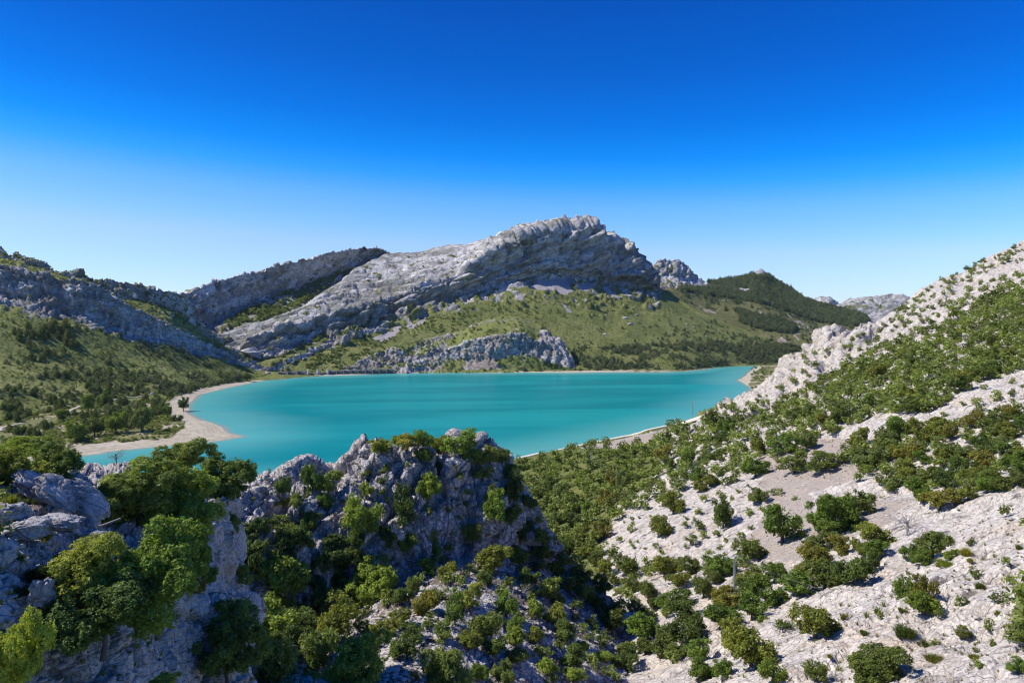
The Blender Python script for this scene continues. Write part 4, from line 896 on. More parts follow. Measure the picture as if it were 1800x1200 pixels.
for i, t in enumerate(things):
    f = t['form'] or ('big' if t['wpx'] > 85 else 'near' if t['wpx'] > 26 else 'mid')
    cm, tm = (OAKB if f == 'big' else OAKN if f == 'near' else OAKM)[i % (4 if f == 'big' else 8 if f == 'near' else 6)]
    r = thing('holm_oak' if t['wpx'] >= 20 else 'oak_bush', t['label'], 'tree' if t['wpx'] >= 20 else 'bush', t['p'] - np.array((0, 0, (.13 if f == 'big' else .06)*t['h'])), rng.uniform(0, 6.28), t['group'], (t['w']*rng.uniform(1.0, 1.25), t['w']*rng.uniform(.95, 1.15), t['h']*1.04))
    v = rng.uniform(.85, 1.15)*(1.4 if t['group'] == G3 else 1.28 if t['group'] == G2 or 'gully' in t['group'] or 'crag' in t['group'] else 1.05); part('crown', cm, r, tuple(c*v for c in TINT[t['tint']])); part('trunk', tm, r)  # leaf colour lightened by group, standing in for sunlight at bluff, gully and crag
k = np.nonzero((tid == TN.index('limestone_slope')) & (apx > 1815) & (apy < 1150))[0]; k = rng.choice(k[fbm(allp[k], 30, 3, 5) > -.05], 130, replace=False)     # the belt goes on past the frame
rest += [dict(p=allp[q], w=rng.uniform(3.5, 7), h=rng.uniform(3, 6)) for q in k]
k = np.nonzero((tid == TN.index('limestone_slope')) & (apx > 832) & (apx < 1030) & (apy > 812) & (apy < 960))[0]; k = k[~visible(k)]; rest += [dict(p=allp[q], w=rng.uniform(4, 7.5), h=rng.uniform(3.5, 6.5)) for q in rng.choice(k, min(150, len(k)), replace=False)]     # behind the crag
k = np.nonzero((tid == TN.index('bluff')) & (apx < -40) & (apx > -680) & (apy > 780) & (apy < 1000))[0]; rest += [dict(p=allp[q], w=rng.uniform(2.5, 5), h=rng.uniform(2, 4)) for q in rng.choice(k, 40, replace=False)]
stuff_instances('oak_scrub', [t['p']-np.array((0, 0, .06*t['h'])) for t in rest], [(t['w']*rng.uniform(1.0, 1.3), t['w']*rng.uniform(.95, 1.15), t['h']*1.02) for t in rest], OAKF)
print('oaks done', round(time.time()-T0, 1))

# ---- far woods and scrub: grown on the ground they stand on, by its own grass mask
def grow(name, terr, n, poly, wm_, hr, protos, zmin=.3, cl=None, sink=.05, seed=0, ext=None):
    k = np.nonzero(tid == TN.index(terr))[0]; m = (allz[k, 1] >= zmin) & (apx[k] > -60) & (apx[k] < 1860)
    if poly is not None: m &= inpoly(apx[k], apy[k], poly)
    if ext is not None: m &= ext(allp[k])
    if terr in ('hillside', 'valley_ground'): m &= (polydist(apx[k], apy[k]-3, [(0,751),(40,743),(80,737),(105,729),(125,720),(142,712)], False) > 6) & (polydist(apx[k], apy[k]-3, [(195,703),(215,699),(240,697),(268,689)], False) > 4)
    k = k[m]
    if cl: k = k[fbm(allp[k], cl[0], 3, cl[2]) + rng.normal(0, .06, len(k)) > cl[1]]
    k = k[visible(k)]
    if len(k) == 0: return None
    k = rng.choice(k, min(n, len(k)), replace=False); w_ = rng.uniform(*wm_, len(k))*rng.choice((.7, 1, 1, 1.3), len(k)); h = w_*rng.uniform(*hr, len(k))
    return allp[k]-np.stack([0*w_, 0*w_, sink*h], 1), np.stack([w_, w_, h], 1)
def mass(name, sets, protos):
    sets = [s for s in sets if s is not None]; p = np.concatenate([s[0] for s in sets]); s = np.concatenate([s[1] for s in sets]); print(name, len(p)); return stuff_instances(name, p, s, protos)
mass('pine_wood', [grow('', 'wooded_hill', 5000, HILL_TREES[0], (7, 12), (1., 1.5), PINEF, .2, cl=(70, -.42, 23), ext=lambda p: (project(p)[0]-1335)**2+((project(p)[1]-476)*1.6)**2 > 17**2), grow('', 'wooded_hill', 420, [(1180,495),(1240,492),(1340,470),(1540,560),(1560,600),(1440,590),(1380,572),(1300,552),(1190,530)], (6, 10), (.9, 1.3), PINEF, .2, cl=(50, .0, 24)), grow('', 'wooded_hill', 700, HILL_TREES[1], (7, 12), (1., 1.4), PINEF), grow('', 'wooded_hill', 140, None, (6, 9), (.8, 1.2), PINEF, cl=(90, .1, 3)),
    grow('', 'mountain', 1500, [(880,640),(1000,612),(1130,606),(1250,600),(1400,610),(1480,612),(1480,640),(1300,641),(1200,652),(880,654)], (5, 8), (.9, 1.4), PINEF, .2, cl=(60, -.12, 4)),
    grow('', 'mountain', 340, [(960,648),(1000,600),(1100,560),(1250,560),(1420,600),(1420,640)], (4, 7), (.8, 1.3), PINEF, .2, cl=(40, .1, 5)),
    grow('', 'mountain', 110, [(1140,560),(1200,575),(1420,612),(1460,618),(1300,620),(1150,600)], (5, 9), (.8, 1.3), PINEF, .2)], PINEF)
mass('mountain_scrub', [grow('', 'mountain', 1300, [(860,640),(880,540),(1000,510),(1150,515),(1300,590),(1250,640)], (1.6, 3.2), (.6, .9), OAKF, .2), grow('', 'mountain', 1100, [(480,655),(560,600),(640,590),(860,530),(1100,500),(1160,520),(1100,560),(900,560),(700,610),(640,652)], (3, 6), (.6, .9), OAKF, .15, cl=(40, 0, 8)),
    grow('', 'cliff_ridge', 650, [(380,600),(400,560),(500,515),(620,470),(640,480),(560,520),(480,580)], (6, 11), (.7, 1.), OAKF, .1, cl=(50, -.25, 9)),
    grow('', 'mountain', 500, [(380,600),(700,440),(1000,380),(1150,500),(900,480),(600,580),(450,650)], (3, 6), (.6, .9), OAKF, .25, cl=(60, 0, 10)),
    grow('', 'knoll', 420, None, (3.5, 7), (.6, .9), OAKF, .15, cl=(25, -.05, 11)), grow('', 'cliff_ridge', 90, [(320,520),(480,460),(690,430),(690,450),(500,500),(380,570)], (4, 7), (.6, .9), OAKF, 0),
    grow('', 'hillside', 500, [(0,440),(150,480),(320,512),(450,640),(300,600),(100,550),(0,525)], (2.5, 5), (.6, .9), OAKF, .2), grow('', 'rocky_peak', 120, None, (4, 8), (.6, .9), OAKF, .2)], OAKF)
mass('hillside_scrub', [grow('', 'hillside', 3600, [(0,530),(150,560),(420,640),(470,660),(300,700),(0,760)], (1.3, 3.0), (.5, .8), OAKF, .2, cl=(30, -.2, 12)),
    grow('', 'valley_ground', 1500, [(0,725),(150,715),(330,690),(330,740),(310,765),(200,790),(120,800),(0,830)], (1.5, 4.2), (.5, .8), OAKF, .1, cl=(26, -.15, 13)),
    grow('', 'valley_ground', 60, [(1322,646),(1360,640),(1370,680),(1318,690)], (3, 6), (.7, 1), OAKF, 0), grow('', 'valley_ground', 260, [(330,705),(400,678),(470,664),(380,668),(320,690)], (2, 5), (.6, 1), OAKF, .3), grow('', 'limestone_slope', 600, None, (.5, 1.4), (.5, .9), OAKF, .25, cl=(14, .0, 14)),
    grow('', 'crag', 420, None, (.4, 1.1), (.5, .9), OAKF, .3), grow('', 'bluff', 200, None, (.25, .6), (.6, .9), OAKF, .3)], OAKF)
# ---- pines on the left: the largest are trees of their own
PT = []
def pinezone(poly, n, hm, terr, cl=None, seed=0, z=.1):
    g = grow('', terr, n*3, poly, hm, (1, 1), PINEF, z, cl=cl)
    if g is None: return
    for p, s in list(zip(*g))[:n]: PT.append((p, s[2]))
pinezone([(0,690),(60,660),(200,655),(330,655),(440,660),(330,695),(200,715),(0,745)], 520, (5, 8.5), 'hillside', (55, -.15, 15))
pinezone([(0,560),(140,570),(330,620),(420,650),(330,662),(200,660),(0,690)], 200, (4, 7), 'hillside', (60, .05, 16))
pinezone([(20,580),(120,570),(140,620),(60,640)], 50, (8, 12), 'hillside')
pinezone([(140,735),(200,705),(330,690),(300,720),(250,750),(160,765)], 110, (6, 11), 'valley_ground', None)
pinezone([(300,705),(400,676),(470,660),(440,660),(330,685)], 50, (5, 8), 'valley_ground', None)
pinezone([(0,735),(130,715),(140,730),(60,770),(0,775)], 40, (4, 8), 'valley_ground', None)
PT = [(p, h, h*1200/p[1]) for p, h in PT]; PT.sort(key=lambda t: -t[2])
HANDP = [(325,722,20,27,'dark','dark rounded tree standing alone on the sand at the water edge'), (293,732,20,28,'green','feathery green tree inland of the lone tree on the sand'), (316,739,13,13,'dark','small round tree on the sand behind the beach spit'),
    (304,738,12,12,'mid','low bush beside the small round tree behind the spit'), (250,757,36,48,'grey','tall grey-green poplar-like tree behind the beach'), (205,760,40,40,'bright','light green broad tree on the flat behind the beach'),
    (135,772,44,42,'bright','light green broad tree on the flat above the little cove'), (165,768,30,34,'mid','green tree between the two light green broad trees'), (185,722,22,36,'green','slender green poplar next to the dirt track'), (158,720,22,36,'bright','yellow-green poplar at the bend of the dirt track'),
    (437,668,16,14,'dark','dark tree where the left shore meets the dam'), (110,738,20,24,'green','green tree just below the dirt track')]
for (x, y, w_, h_, t_, l_) in HANDP:
    p, nm = hit(x, y)
    if p is None: continue
    k = p[1]/1200; r = thing('lakeside_tree', l_, 'tree', p, rng.uniform(0, 6), 'trees on the flat behind the beach', (w_*k, w_*k, h_*k)); cm, tm = OAKN[(x*7) % 8]; part('crown', cm, r, tuple(c*1.0 for c in TINT[t_])); part('trunk', tm, r)
PI = []
for (p, h, hp) in PT[:180]:
    x_, y_ = (float(q) for q in project(np.array(p))); up = y_ < 715 and x_ < 330
    PI.append(dict(p=p, h=h, w=h, px=x_, py=y_, tint=str(rng.choice(['dark', 'mid', 'green', 'olive'])), label='pine on the lower left hillside' if up else 'pine on the flat behind the beach', group='pines of the left hillside' if up else 'pines on the valley flat'))
spread_labels(PI)
for i, t in enumerate(PI):
    h = t['h']; r = thing('pine_tree', t['label'], 'tree', t['p'], rng.uniform(0, 6), t['group'], (h*.85, h*.85, h)); cm, tm = PINE[i % 4]; part('crown', cm, r, tuple(np.array(TINT[t['tint']])*1.1)); part('trunk', tm, r)
if len(PT) > 180: stuff_instances('hillside_pines', [t[0] for t in PT[180:]], [(t[1]*.85, t[1]*.85, t[1]) for t in PT[180:]], PINEF)
print('plants', round(time.time()-T0, 1))
# ------------------------------------------------------------------ dam, tracks, pylons, stones, grass, dead wood
def boxes(bs):
    """boxes: (x0,y0,z0,x1,y1,z1) -> verts, quads"""
    V = []; F = []
    for (x0, y0, z0, x1, y1, z1) in bs:
        o = len(V); V += [(x0,y0,z0),(x1,y0,z0),(x1,y1,z0),(x0,y1,z0),(x0,y0,z1),(x1,y0,z1),(x1,y1,z1),(x0,y1,z1)]
        F += [tuple(o+i for i in f) for f in ((0,3,2,1),(4,5,6,7),(0,1,5,4),(1,2,6,5),(2,3,7,6),(3,0,4,7))]
    return np.array(V, float), np.array(F)
M['concrete'] = plain_mat('dam_concrete', (.115, .11, .10), .9, .4, .25); M['concrete_light'] = plain_mat('pale_concrete', (.42, .40, .37), .9, .2, .6)
M['steel'] = plain_mat('galvanised_steel', (.42, .45, .48), .5, .15, 5, .3); M['dirt'] = plain_mat('dirt_track_gravel', (.46, .39, .31), .95, .25, .8); M['track'] = plain_mat('track_gravel', (.62, .56, .48), .95, .2, .8); M['roof'] = plain_mat('hut_roof', (.36, .22, .16), .9, .2, 2)
M['glass'] = plain_mat('insulator_glass', (.25, .45, .42), .15, .1, 5); M['cable'] = plain_mat('aluminium_cable', (.30, .31, .32), .6, .1, 5, .2)
A = np.array(onlake(497, 661.2)); Bq = np.array(onlake(684, 656.6)); L = np.linalg.norm(Bq[:2]-A[:2]); ang = math.atan2(*(Bq[:2]-A[:2])[::-1])
dam = thing('dam', 'long low dark concrete dam closing the far left end of the lake', 'dam', (A[0], A[1], 0), ang)
top = 8.2
def solid(prof, x0, x1):             # a profile in (y, z) drawn out along x
    n = len(prof); V = [(x, y, z) for x in (x0, x1) for y, z in prof]; F4 = [(i, (i+1) % n, n+(i+1) % n, n+i) for i in range(n)]
    return V, F4
for (x0, x1) in [(-8, L*.30-16), (L*.30+26, L+10)]:
    nseg = int((x1-x0)//14)
    for i in range(nseg):              # poured blocks with open joints between them
        a, c = x0+(x1-x0)*i/nseg, x0+(x1-x0)*(i+1)/nseg-.25
        V, F = solid([(-1.2, -4), (-.3, top-.25*(i % 2)*.4), (4.2, top-.02), (9, -4)], a, c); F = list(F)+[(0,1,2,3),(7,6,5,4)]
        part('wall_block', mesh_np('wall_block', V, F, M['concrete'], smooth_=False, link=False), dam)
    v, f = boxes([(x0, -.62, top+.0, x1, -.36, top+1.0)]); part('parapet', mesh_np('parapet', v, f, M['concrete_light'], smooth_=False, link=False), dam)
v, f = boxes([(L*.30-16, 0, -4, L*.30+26, 4, 4.6)]); part('spillway_sill', mesh_np('spillway_sill', v, f, M['concrete'], smooth_=False, link=False), dam)
for k, x in enumerate((L*.30-14, L*.30+4, L*.30+23)):
    v, f = boxes([(x-2.2, -3, -4, x+2.2, 4.4, 10.6), (x-2.7, -3.5, 10.6, x+2.7, 4.9, 11.3)]); part('gate_pier', mesh_np('gate_pier', v, f, M['concrete_light'], smooth_=False, link=False), dam)
for k, (px, l_) in enumerate(((800, 'left one of two small grey posts standing in the water off the far shore'), (820, 'right one of two small grey posts standing in the water off the far shore'))):
    p = onlake(px, 656.5); t = thing('water_level_post', l_, 'post', p, 0, 'posts off the far shore'); v, f = tube([(0, 0, -2), (0, 0, 3.6)], [.9, .8], 10); part('shaft', mesh_np('shaft', v, f, M['concrete_light'], link=False), t)
    v, f = boxes([(-1.4, -1.4, 3.6, 1.4, 1.4, 4.2)]); part('cap', mesh_np('cap', v, f, M['concrete'], smooth_=False, link=False), t)
p, _ = hit(471, 655); hut = thing('dam_hut', 'tiny grey hut by the left end of the dam', 'hut', p+np.array((0, -6, 0)), .2)
v, f = boxes([(-4.5, -3, -1.5, 4.5, 3, 3.4)]); part('wall', mesh_np('wall', v, f, M['concrete_light'], smooth_=False, link=False), hut)
v = np.array([(-5, -3.6, 3.4), (5, -3.6, 3.4), (5, 3.6, 3.4), (-5, 3.6, 3.4), (-5, 0, 5.2), (5, 0, 5.2)]); part('roof', mesh_np('roof', v, [(0,1,5,4),(3,4,5,2),(0,4,3,3),(1,2,5,5)], M['roof'], smooth_=False, link=False), hut)
v, f = boxes([(-.8, -3.08, -1.4, .5, -3.0, 1.9)]); part('door', mesh_np('door', v, f, M['concrete'], smooth_=False, link=False), hut)
def ribbon(name, pix, width, mat, terr, lift=.35, thick=.9, n=90):
    pix = np.array(pix, float); t = np.linspace(0, 1, n)*(len(pix)-1); X = np.interp(t, np.arange(len(pix)), pix[:, 0]); Y = np.interp(t, np.arange(len(pix)), pix[:, 1])
    pts = []
    for x, y in zip(X, Y):
        p, nm = hit(x, y, terr)
        if p is not None: pts.append(p)
    pts = np.array(pts); pts = np.stack([gsm(pts[:, i], 3) for i in range(3)], 1); d = np.gradient(pts, axis=0); nn = np.stack([-d[:, 1], d[:, 0], 0*d[:, 0]], 1); nn /= np.linalg.norm(nn, axis=1)[:, None]
    l, r = pts+nn*width/2+(0, 0, lift), pts-nn*width/2+(0, 0, lift); lo = np.array((0, 0, -thick-lift)); V = np.concatenate([l+lo, l, r, r+lo]); m = len(pts)
    F = [(k*m+i, k*m+i+1, (k+1)*m+i+1, (k+1)*m+i) for k in range(3) for i in range(m-1)]
    o = mesh_np(name, V, np.array(F)[:, ::-1], mat, smooth_=False); return tag(o, kind='structure')
ribbon('shore_track', [(903,806.5),(930,799.5),(1000,785),(1100,764.5),(1150,752),(1208,739.5),(1240,731),(1262,720)], 4.2, M['track'], 'limestone_slope', .5, 2.0)
ribbon('dirt_track', [(-20,756),(0,751),(40,743),(80,737),(105,729),(125,720),(142,712)], 4.4, M['dirt'], None, .4, .4); ribbon('dirt_path', [(195,703),(215,699),(240,697),(262,692),(268,689)], 3.4, M['dirt'], None, .4, .4)
# ---- lattice pylons and their cables
def pylon(label, base, H, Wd, rz, cat='pylon'):
    t = thing('lattice_pylon', label, 'pylon', base, rz, 'lattice pylons of the power line'); b0, b1 = Wd, Wd*.45; hb = H*.86
    def cor(k, z): w_ = b0+(b1-b0)*z/hb; return np.array(((-1, 1, 1, -1)[k]*w_/2, (-1, -1, 1, 1)[k]*w_/2, z))
    r = .055*H/11
    for k in range(4): v, f = tube([cor(k, -1.5), cor(k, hb)], [r, r], 4); part('leg', mesh_np('leg', v, f, M['steel'], smooth_=False, link=False), t)
    n = 11; br = []
    for i in range(n):
        z0, z1 = hb*i/n, hb*(i+1)/n
        for k in range(4):
            a, c = (k, (k+1) % 4) if (i+k) % 2 else ((k+1) % 4, k); br.append(tube([cor(a, z0), cor(c, z1)], [r*.6]*2, 4)); br.append(tube([cor(k, z1), cor((k+1) % 4, z1)], [r*.5]*2, 4))
    v, f = join(br); part('bracing', mesh_np('bracing', v, f, M['steel'], smooth_=False, link=False), t)
    ar = []; aw = H*.16
    for s in (-1, 1): ar.append(tube([(s*b1*.4, 0, hb), (s*aw*.5, 0, H*.97)], [r*.8, r*.8], 5)); ar.append(tube([(s*aw*.5, 0, H*.97), (s*aw, 0, H*.945)], [r*.8, r*.6], 5))
    ar.append(tube([(-aw*.5, 0, H*.97), (aw*.5, 0, H*.97)], [r*.8]*2, 5)); v, f = join(ar); part('crossarm', mesh_np('crossarm', v, f, M['steel'], smooth_=False, link=False), t)
    tips = []
    for x, z in ((-aw, H*.945), (0, H*.97), (aw, H*.945)):
        v, f = join([tube([(x, 0, z-.02-.16*i), (x, 0, z-.16*i-.1)], [.10, .06], 8) for i in range(4)]); part('insulator', mesh_np('insulator', v, f, M['glass'], link=False), t); tips.append((x, z-.65))
    c, s = math.cos(rz), math.sin(rz); return [np.array(base)+np.array((c*x, s*x, z)) for x, z in tips]
p1 = P(1291, 1066, float(hit(1291, 1066, 'limestone_slope')[0][1])); p2, _ = hit(1039, 812, 'limestone_slope'); p3, _ = hit(1217, 730, 'limestone_slope'); p4, _ = hit(1281, 709, 'limestone_slope')
h1 = 94*p1[1]/1200; T1 = pylon('tall steel lattice pylon among oaks on the pale slope, the nearest of the line', p1, h1, .56, .15); p2 = P(1039, 812, p2[1]); T2 = pylon('faint small lattice pylon in the thicket below the shore track', p2, 20*p2[1]/1200, .8, .2)
T3 = pylon('thin lattice pylon standing against the lake by the shore track', P(1217, 730, p3[1]), 28*p3[1]/1200, 1.1, .2); T4 = pylon('farthest thin pylon against the lake beside the white rock spur', P(1281, 709, p4[1]), 19*p4[1]/1200, 1.0, .2)
def cable(a, c, sag, r, label):
    t = np.linspace(0, 1, 25)[:, None]; pts = a*(1-t)+c*t; pts[:, 2] -= sag*4*(t*(1-t))[:, 0]; v, f = tube(pts, [r]*25, 4); o = mesh_np('power_cable', v, f, M['cable']); tag(o, label, 'cable', 'power line cables')
T0_ = [P(1900+10*i, 1150+6*i, 70) for i in range(3)]
for i in range(3):
    cable(T1[i], T0_[i], 1.2, .008, 'thin bare power cable running from the nearest pylon down to the right edge'); cable(T2[i], T1[i], 4, .010, 'thin bare power cable between the nearest pylon and the pylon in the thicket')
    cable(T3[i], T2[i], 3, .014, 'thin bare power cable between the thicket pylon and the pylon by the track'); cable(T4[i], T3[i], 2, .014, 'thin bare power cable between the two farthest pylons')
# ---- stones
M['stone'] = terrain_mat('loose_stone', .5, (.54, .495, .455), (.42, .385, .355), (.24, .22, .205), (.46, .37, .29), warm_amt=.3, crack=.3, bump=.4)
def stone(name, seed, sub, flat=.7, mat=None, rough=1.):
    import bmesh
    bm = bmesh.new(); bmesh.ops.create_icosphere(bm, subdivisions=sub, radius=.5); V = np.array([v.co for v in bm.verts]); F = np.array([[v.index for v in f.verts] for f in bm.faces]); bm.free()
    V = np.sign(V)*np.abs(V*2)**(.62 if name == 'rock_slab' else .8)*.5; q = V+seed*3.7; d = 1 + rough*(.30*facets(q, .62, seed) + .16*facets(q, .28, seed+2) + .10*fbm(q, .5, 3, seed)); V = V*d[:, None]*(1, .8, flat)
    return mesh_np(name, V, F, mat or M['stone'], {'zone': np.zeros((len(V), 3))}, smooth_=sub > 3, link=False)
ST = [stone('stone', 40+k, 2, .6, rough=1.3) for k in range(6)]; BO = [stone('boulder', 60+k, 4, .75) for k in range(5)]
def scatter_pts(terr, poly, n, cl=None):
    k = np.nonzero(tid == TN.index(terr))[0]; k = k[inpoly(apx[k], apy[k], poly)]
    if cl: k = k[fbm(allp[k], cl[0], 3, cl[2]) > cl[1]]
    k = rng.choice(k, min(n, len(k)), replace=False); return allp[k] + rng.normal(0, .1, (len(k), 3))*(1, 1, 0)
def size_ln(n, m, s=.45): return m*np.exp(rng.normal(0, s, n))
sets = []
for terr, poly, n, m in [('limestone_slope', SCREE, 5200, .34), ('limestone_slope', [(1080,880),(1800,700),(1800,1200),(1150,1200)], 2300, .40), ('crag', [(620,980),(960,960),(1120,1130),(1100,1200),(620,1200)], 2600, .40),
                         ('crag', [(650,1090),(760,1060),(800,1200),(660,1200)], 500, .5), ('bluff', [(0,830),(420,850),(430,1200),(0,1200)], 500, .30)]:
    p = scatter_pts(terr, poly, n); s = size_ln(len(p), m); sets.append((p, np.stack([s*rng.uniform(.8, 1.5, len(p)), s, s*rng.uniform(.5, 1, len(p))], 1)))
stuff_instances('loose_stones', np.concatenate([a for a, _ in sets]), np.concatenate([c for _, c in sets]), ST)
for k, (px, py, w_, l_) in enumerate([(1098,560,9,'large white boulder pair stone, left, on the grass slope under the peak'),(1104,569,6,'white boulder just below the largest boulder on the grass slope'),(1108,569,7,'white boulder right below the largest boulder on the grass slope'),
    (1121,553,5,'small white boulder right of the largest one on the grass slope'),(1107,519,6,'white boulder high on the grass slope under the cliff end'),(1147,514,8,'white boulder at the top of the grass slope near the ridge path'),(1066,554,4,'small white boulder left of the largest one on the grass slope'),
    (1206,567,5,'white boulder on the right part of the grass slope'),(1240,588,5,'white boulder low on the right part of the grass slope'),(1064,587,6,'grey boulder on the grass above the shore pines'),(1220,575,4,'small pale boulder on the right grass slope'),
    (687,616,10,'round pale rock on the grass left of the knoll'),(960,528,5,'pale boulder below the scree of the cliff'),(1192,600,4,'pale boulder above the shore pines on the right'),(1322,606,4,'pale boulder near the lake end on the grass slope')]):
    p, nm = hit(px, py); s = w_*p[1]/1200
    r = bpy.data.objects.new('boulder', BO[k % 5]); COL.objects.link(r); r.location = p; r.scale = (s, s, s*.8); r.rotation_euler = (0, 0, k*1.3); tag(r, l_, 'boulder', 'white boulders on the grass slope')
for k, (px, py, d, sx, sy, sz, rx, ry, rz, l_) in enumerate([
    (62,856,54.5,3.4,2.6,1.7,.45,.75,.3,'grey rock slab tilted to the right under the olive oak at the left edge'),(110,868,53.5,3.6,3.0,1.5,.5,.8,.2,'smooth tilted grey slab in the middle of the slab pile'),(150,882,54.5,4.0,3.2,1.8,.45,.95,.1,'largest smooth slab, leaning against the big oak clump'),
    (98,916,49.5,3.4,2.2,1.5,.05,.1,.2,'flat pale boulder with a pitted top below the tilted slabs'),(48,930,47,2.6,2.2,1.9,.1,.0,.5,'squat blue-grey boulder below the flat pale one'),(18,905,47.5,2.2,2.0,2.2,.0,.1,.9,'upright boulder at the left edge'),
    (72,1040,42.5,1.3,1.2,2.6,.0,.1,.3,'narrow rock post in the shade beside dark grass'),(182,942,53,2.6,1.6,.9,.1,.3,.1,'low pale rock between the slabs and the biggest oak')]):
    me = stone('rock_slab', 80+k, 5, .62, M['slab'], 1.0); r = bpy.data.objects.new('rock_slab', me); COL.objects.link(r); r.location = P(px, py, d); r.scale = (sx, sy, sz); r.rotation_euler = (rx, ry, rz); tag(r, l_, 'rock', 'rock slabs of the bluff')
# ---- grass tufts
def tuft(name, n, seed, clumps=1, bw=.018):
    g = np.random.default_rng(seed); V = []; A = []; cs = [(0, 0, 1.)] + [(*g.uniform(-.34, .34, 2), g.uniform(.55, .95)) for _ in range(clumps-1)]
    for i in range(n):
        cx_, cy_, ch = cs[i % clumps]; a = g.uniform(0, 6.28); r0 = g.uniform(0, .12 if clumps > 1 else .25); h = g.uniform(.45, 1)*ch; o = np.array((math.cos(a), math.sin(a), 0)); c = np.array((cx_, cy_, 0))+o*r0; s = np.array((-o[1], o[0], 0))*bw; l = .42*g.uniform(.2, 1)*ch
        m = c+o*l*.45+np.array((0, 0, h*.72)); e = c+o*l*1.1+np.array((0, 0, h*(1-.5*g.uniform(0, 1)))); V += [c-s, c+s, m+s*.8, m-s*.8, m-s*.8, m+s*.8, e+s*.2, e-s*.2]; A += [g.uniform(0, 1)]*8
    return mesh_np(name, V, np.arange(len(V)).reshape(-1, 4), M['blade'], {'lv': A}, smooth_=False, link=False)
TU = [tuft('blades', 620, 300+k, 7, .010) for k in range(3)]; TS = [tuft('tuft_form', 40, 330+k) for k in range(3)]
for k, (px, py, w_, h_, t_, l_, on) in enumerate([
    (1700,976,26,22,(1.5,1.3,.6),'bright yellow grass tuft on bare rock right of the leaning oaks','limestone_slope'),(1662,994,34,16,(1.0,1.15,.6),'low yellow-green grass patch beside the flat little oak','limestone_slope'),(1590,1124,42,28,(.45,.62,.5),'dense green grass patch on the bare rock below the oak clump','limestone_slope'),
    (1580,1142,16,12,(.55,.6,.5),'small dull green tuft below the dense green patch','limestone_slope'),(1515,1114,15,15,(.4,.55,.5),'small dark green tuft left of the dense green patch','limestone_slope'),(1640,1160,32,16,(.8,.8,.55),'wide yellowish tuft low on the bare rock','limestone_slope'),
    (1710,1156,26,12,(.75,.8,.5),'flat yellowish tuft right of the wide one low on the bare rock','limestone_slope'),(1756,1082,13,12,(.8,.9,.5),'small bright tuft on bare rock toward the right edge','limestone_slope'),(1722,1034,20,16,(.6,.65,.5),'dull tuft cluster on broken rock at the right','limestone_slope'),
    (1484,1086,12,15,(.95,.9,.55),'yellow tuft on rock just right of the olive-brown oak','limestone_slope'),(1586,1076,16,12,(.6,.65,.5),'tuft on rock left below the oak clump','limestone_slope'),(1708,986,12,10,(1.2,1.1,.6),'small yellow tuft right of the bright yellow one','limestone_slope'),(1790,965,14,14,(.6,.75,.5),'green tuft near the right edge of the bare rock','limestone_slope'),
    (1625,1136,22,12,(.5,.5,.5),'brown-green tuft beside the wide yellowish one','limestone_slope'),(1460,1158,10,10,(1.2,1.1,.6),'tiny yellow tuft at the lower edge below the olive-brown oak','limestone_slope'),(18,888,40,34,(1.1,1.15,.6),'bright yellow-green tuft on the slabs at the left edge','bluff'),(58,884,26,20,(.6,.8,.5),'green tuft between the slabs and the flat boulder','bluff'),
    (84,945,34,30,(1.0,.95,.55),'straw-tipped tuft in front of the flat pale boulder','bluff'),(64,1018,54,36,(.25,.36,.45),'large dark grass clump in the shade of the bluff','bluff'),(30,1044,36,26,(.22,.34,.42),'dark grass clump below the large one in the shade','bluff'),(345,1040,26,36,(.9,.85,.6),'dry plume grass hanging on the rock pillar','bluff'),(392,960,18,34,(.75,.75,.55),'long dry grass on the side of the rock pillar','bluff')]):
    p, nm = hit(px, py, on)
    if p is None: p, nm = hit(px, py)
    s = p[1]/1200; r = thing('grass_tuft', l_, 'grass tuft', p-np.array((0, 0, .05)), k, 'grass tufts on the rock', (w_*s*1.0, w_*s*1.0, h_*s*.95)); part('blades', TU[k % 3], r, t_)
sets = []
for terr, poly, n, m in [('limestone_slope', [(1330,1060),(1560,1010),(1800,860),(1800,1200),(1250,1200)], 420, .55), ('limestone_slope', [(1080,900),(1400,800),(1800,640),(1800,760),(1400,960),(1150,1000)], 260, .7), ('crag', [(450,820),(900,780),(1100,1150),(600,1200)], 260, .6), ('bluff', [(0,830),(420,860),(430,1200),(0,1200)], 140, .5)]:
    p = scatter_pts(terr, poly, n); s = size_ln(len(p), m, .4); sets.append((p, np.stack([s, s, s*.8], 1)))
stuff_instances('dry_grass', np.concatenate([a for a, _ in sets]), np.concatenate([c for _, c in sets]), TS)
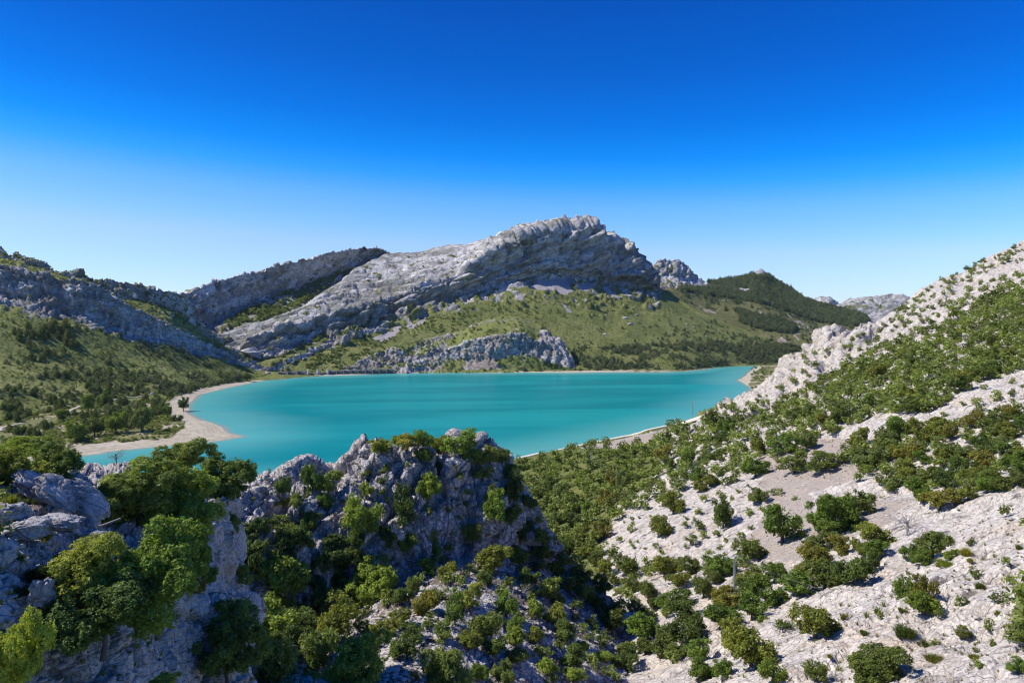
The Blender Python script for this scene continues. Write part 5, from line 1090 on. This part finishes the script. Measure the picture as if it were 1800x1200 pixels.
# ---- dead wood
def snag(seed, n=26, lean=.3):
    g = np.random.default_rng(seed); parts = [tube([(0, 0, -.1), (.05, .02, .25), (.1*lean, .05, .5)], [.035, .03, .022], 6)]
    for i in range(n):
        a = g.uniform(0, 6.28); z0 = g.uniform(.1, .5); e = np.array((math.cos(a)*g.uniform(.2, .55), math.sin(a)*g.uniform(.2, .55), z0+g.uniform(.1, .5))); s = np.array((.05, .02, z0)); m = (s+e)/2+g.normal(0, .05, 3)
        parts.append(tube([s, m, e], [.010, .006, .002], 4)); e2 = m+(e-s)*.4+g.normal(0, .12, 3); parts.append(tube([m, e2], [.005, .0015], 4))
    return join(parts)
for k, (px, py, w_, h_, l_, on) in enumerate([(1590,940,62,46,'bare grey bush beside the olive oak right of the scree','limestone_slope'),(1238,1040,34,36,'bare grey twiggy bush left of the pylon','limestone_slope'),(698,1092,10,34,'pale dead trunk standing upright on the crag slope','crag'),(926,1048,30,28,'bare grey dead bush at the right of the crag slope','crag'),
    (620,905,40,30,'pale dead branches in front of the light green oak on the crag','crag'),(455,1100,44,36,'bleached bare branches in the shaded gully','crag'),(285,895,30,34,'bleached snag at the foot of the big oak clump','bluff'),(18,790,14,34,'pale bare stem among the oaks at the left edge','bluff'),(204,800,40,28,'bare reddish-grey bush above the little cove','bluff'),(1470,1196,36,26,'bare twigs at the bottom edge beside an oak','limestone_slope')]):
    p, nm = hit(px, py, on)
    if p is None: p, nm = hit(px, py)
    s = p[1]/1200; v, f = snag(500+k, 6 if w_ < 16 else 26); r = thing('dead_bush', l_, 'dead bush', p, k, 'dead bushes and snags', (w_*s, w_*s, h_*s)); part('branch', mesh_np('branch', v, f, M['dead'], link=False), r)
v, f = tube([(-1.1, 0, 0), (-.2, .05, .12), (1.1, 0, .55)], [.13, .11, .07], 8); lg = mesh_np('fallen_log', v, f, M['dead']); lg.location = P(186, 925, 57); lg.rotation_euler = (0, 0, .5); tag(lg, 'short bleached log leaning between the slabs and the big oak clump', 'log')
# ---- thin summer haze over the whole valley
hm = bpy.data.materials.new('summer_haze'); hm.use_nodes = True; hm.node_tree.nodes.clear(); ho = hm.node_tree.nodes.new('ShaderNodeOutputMaterial'); hv = hm.node_tree.nodes.new('ShaderNodeVolumePrincipled')
hv.inputs['Color'].default_value = (.62, .80, 1, 1); hv.inputs['Density'].default_value = 1.4e-5; hv.inputs['Anisotropy'].default_value = .2; hm.node_tree.links.new(hv.outputs[0], ho.inputs['Volume'])
v, f = boxes([(-30500, -30500, -16, 30500, 30500, 480)]); tag(mesh_np('haze', v, f, hm, smooth_=False), kind='stuff')
print('all', round(time.time()-T0, 1))
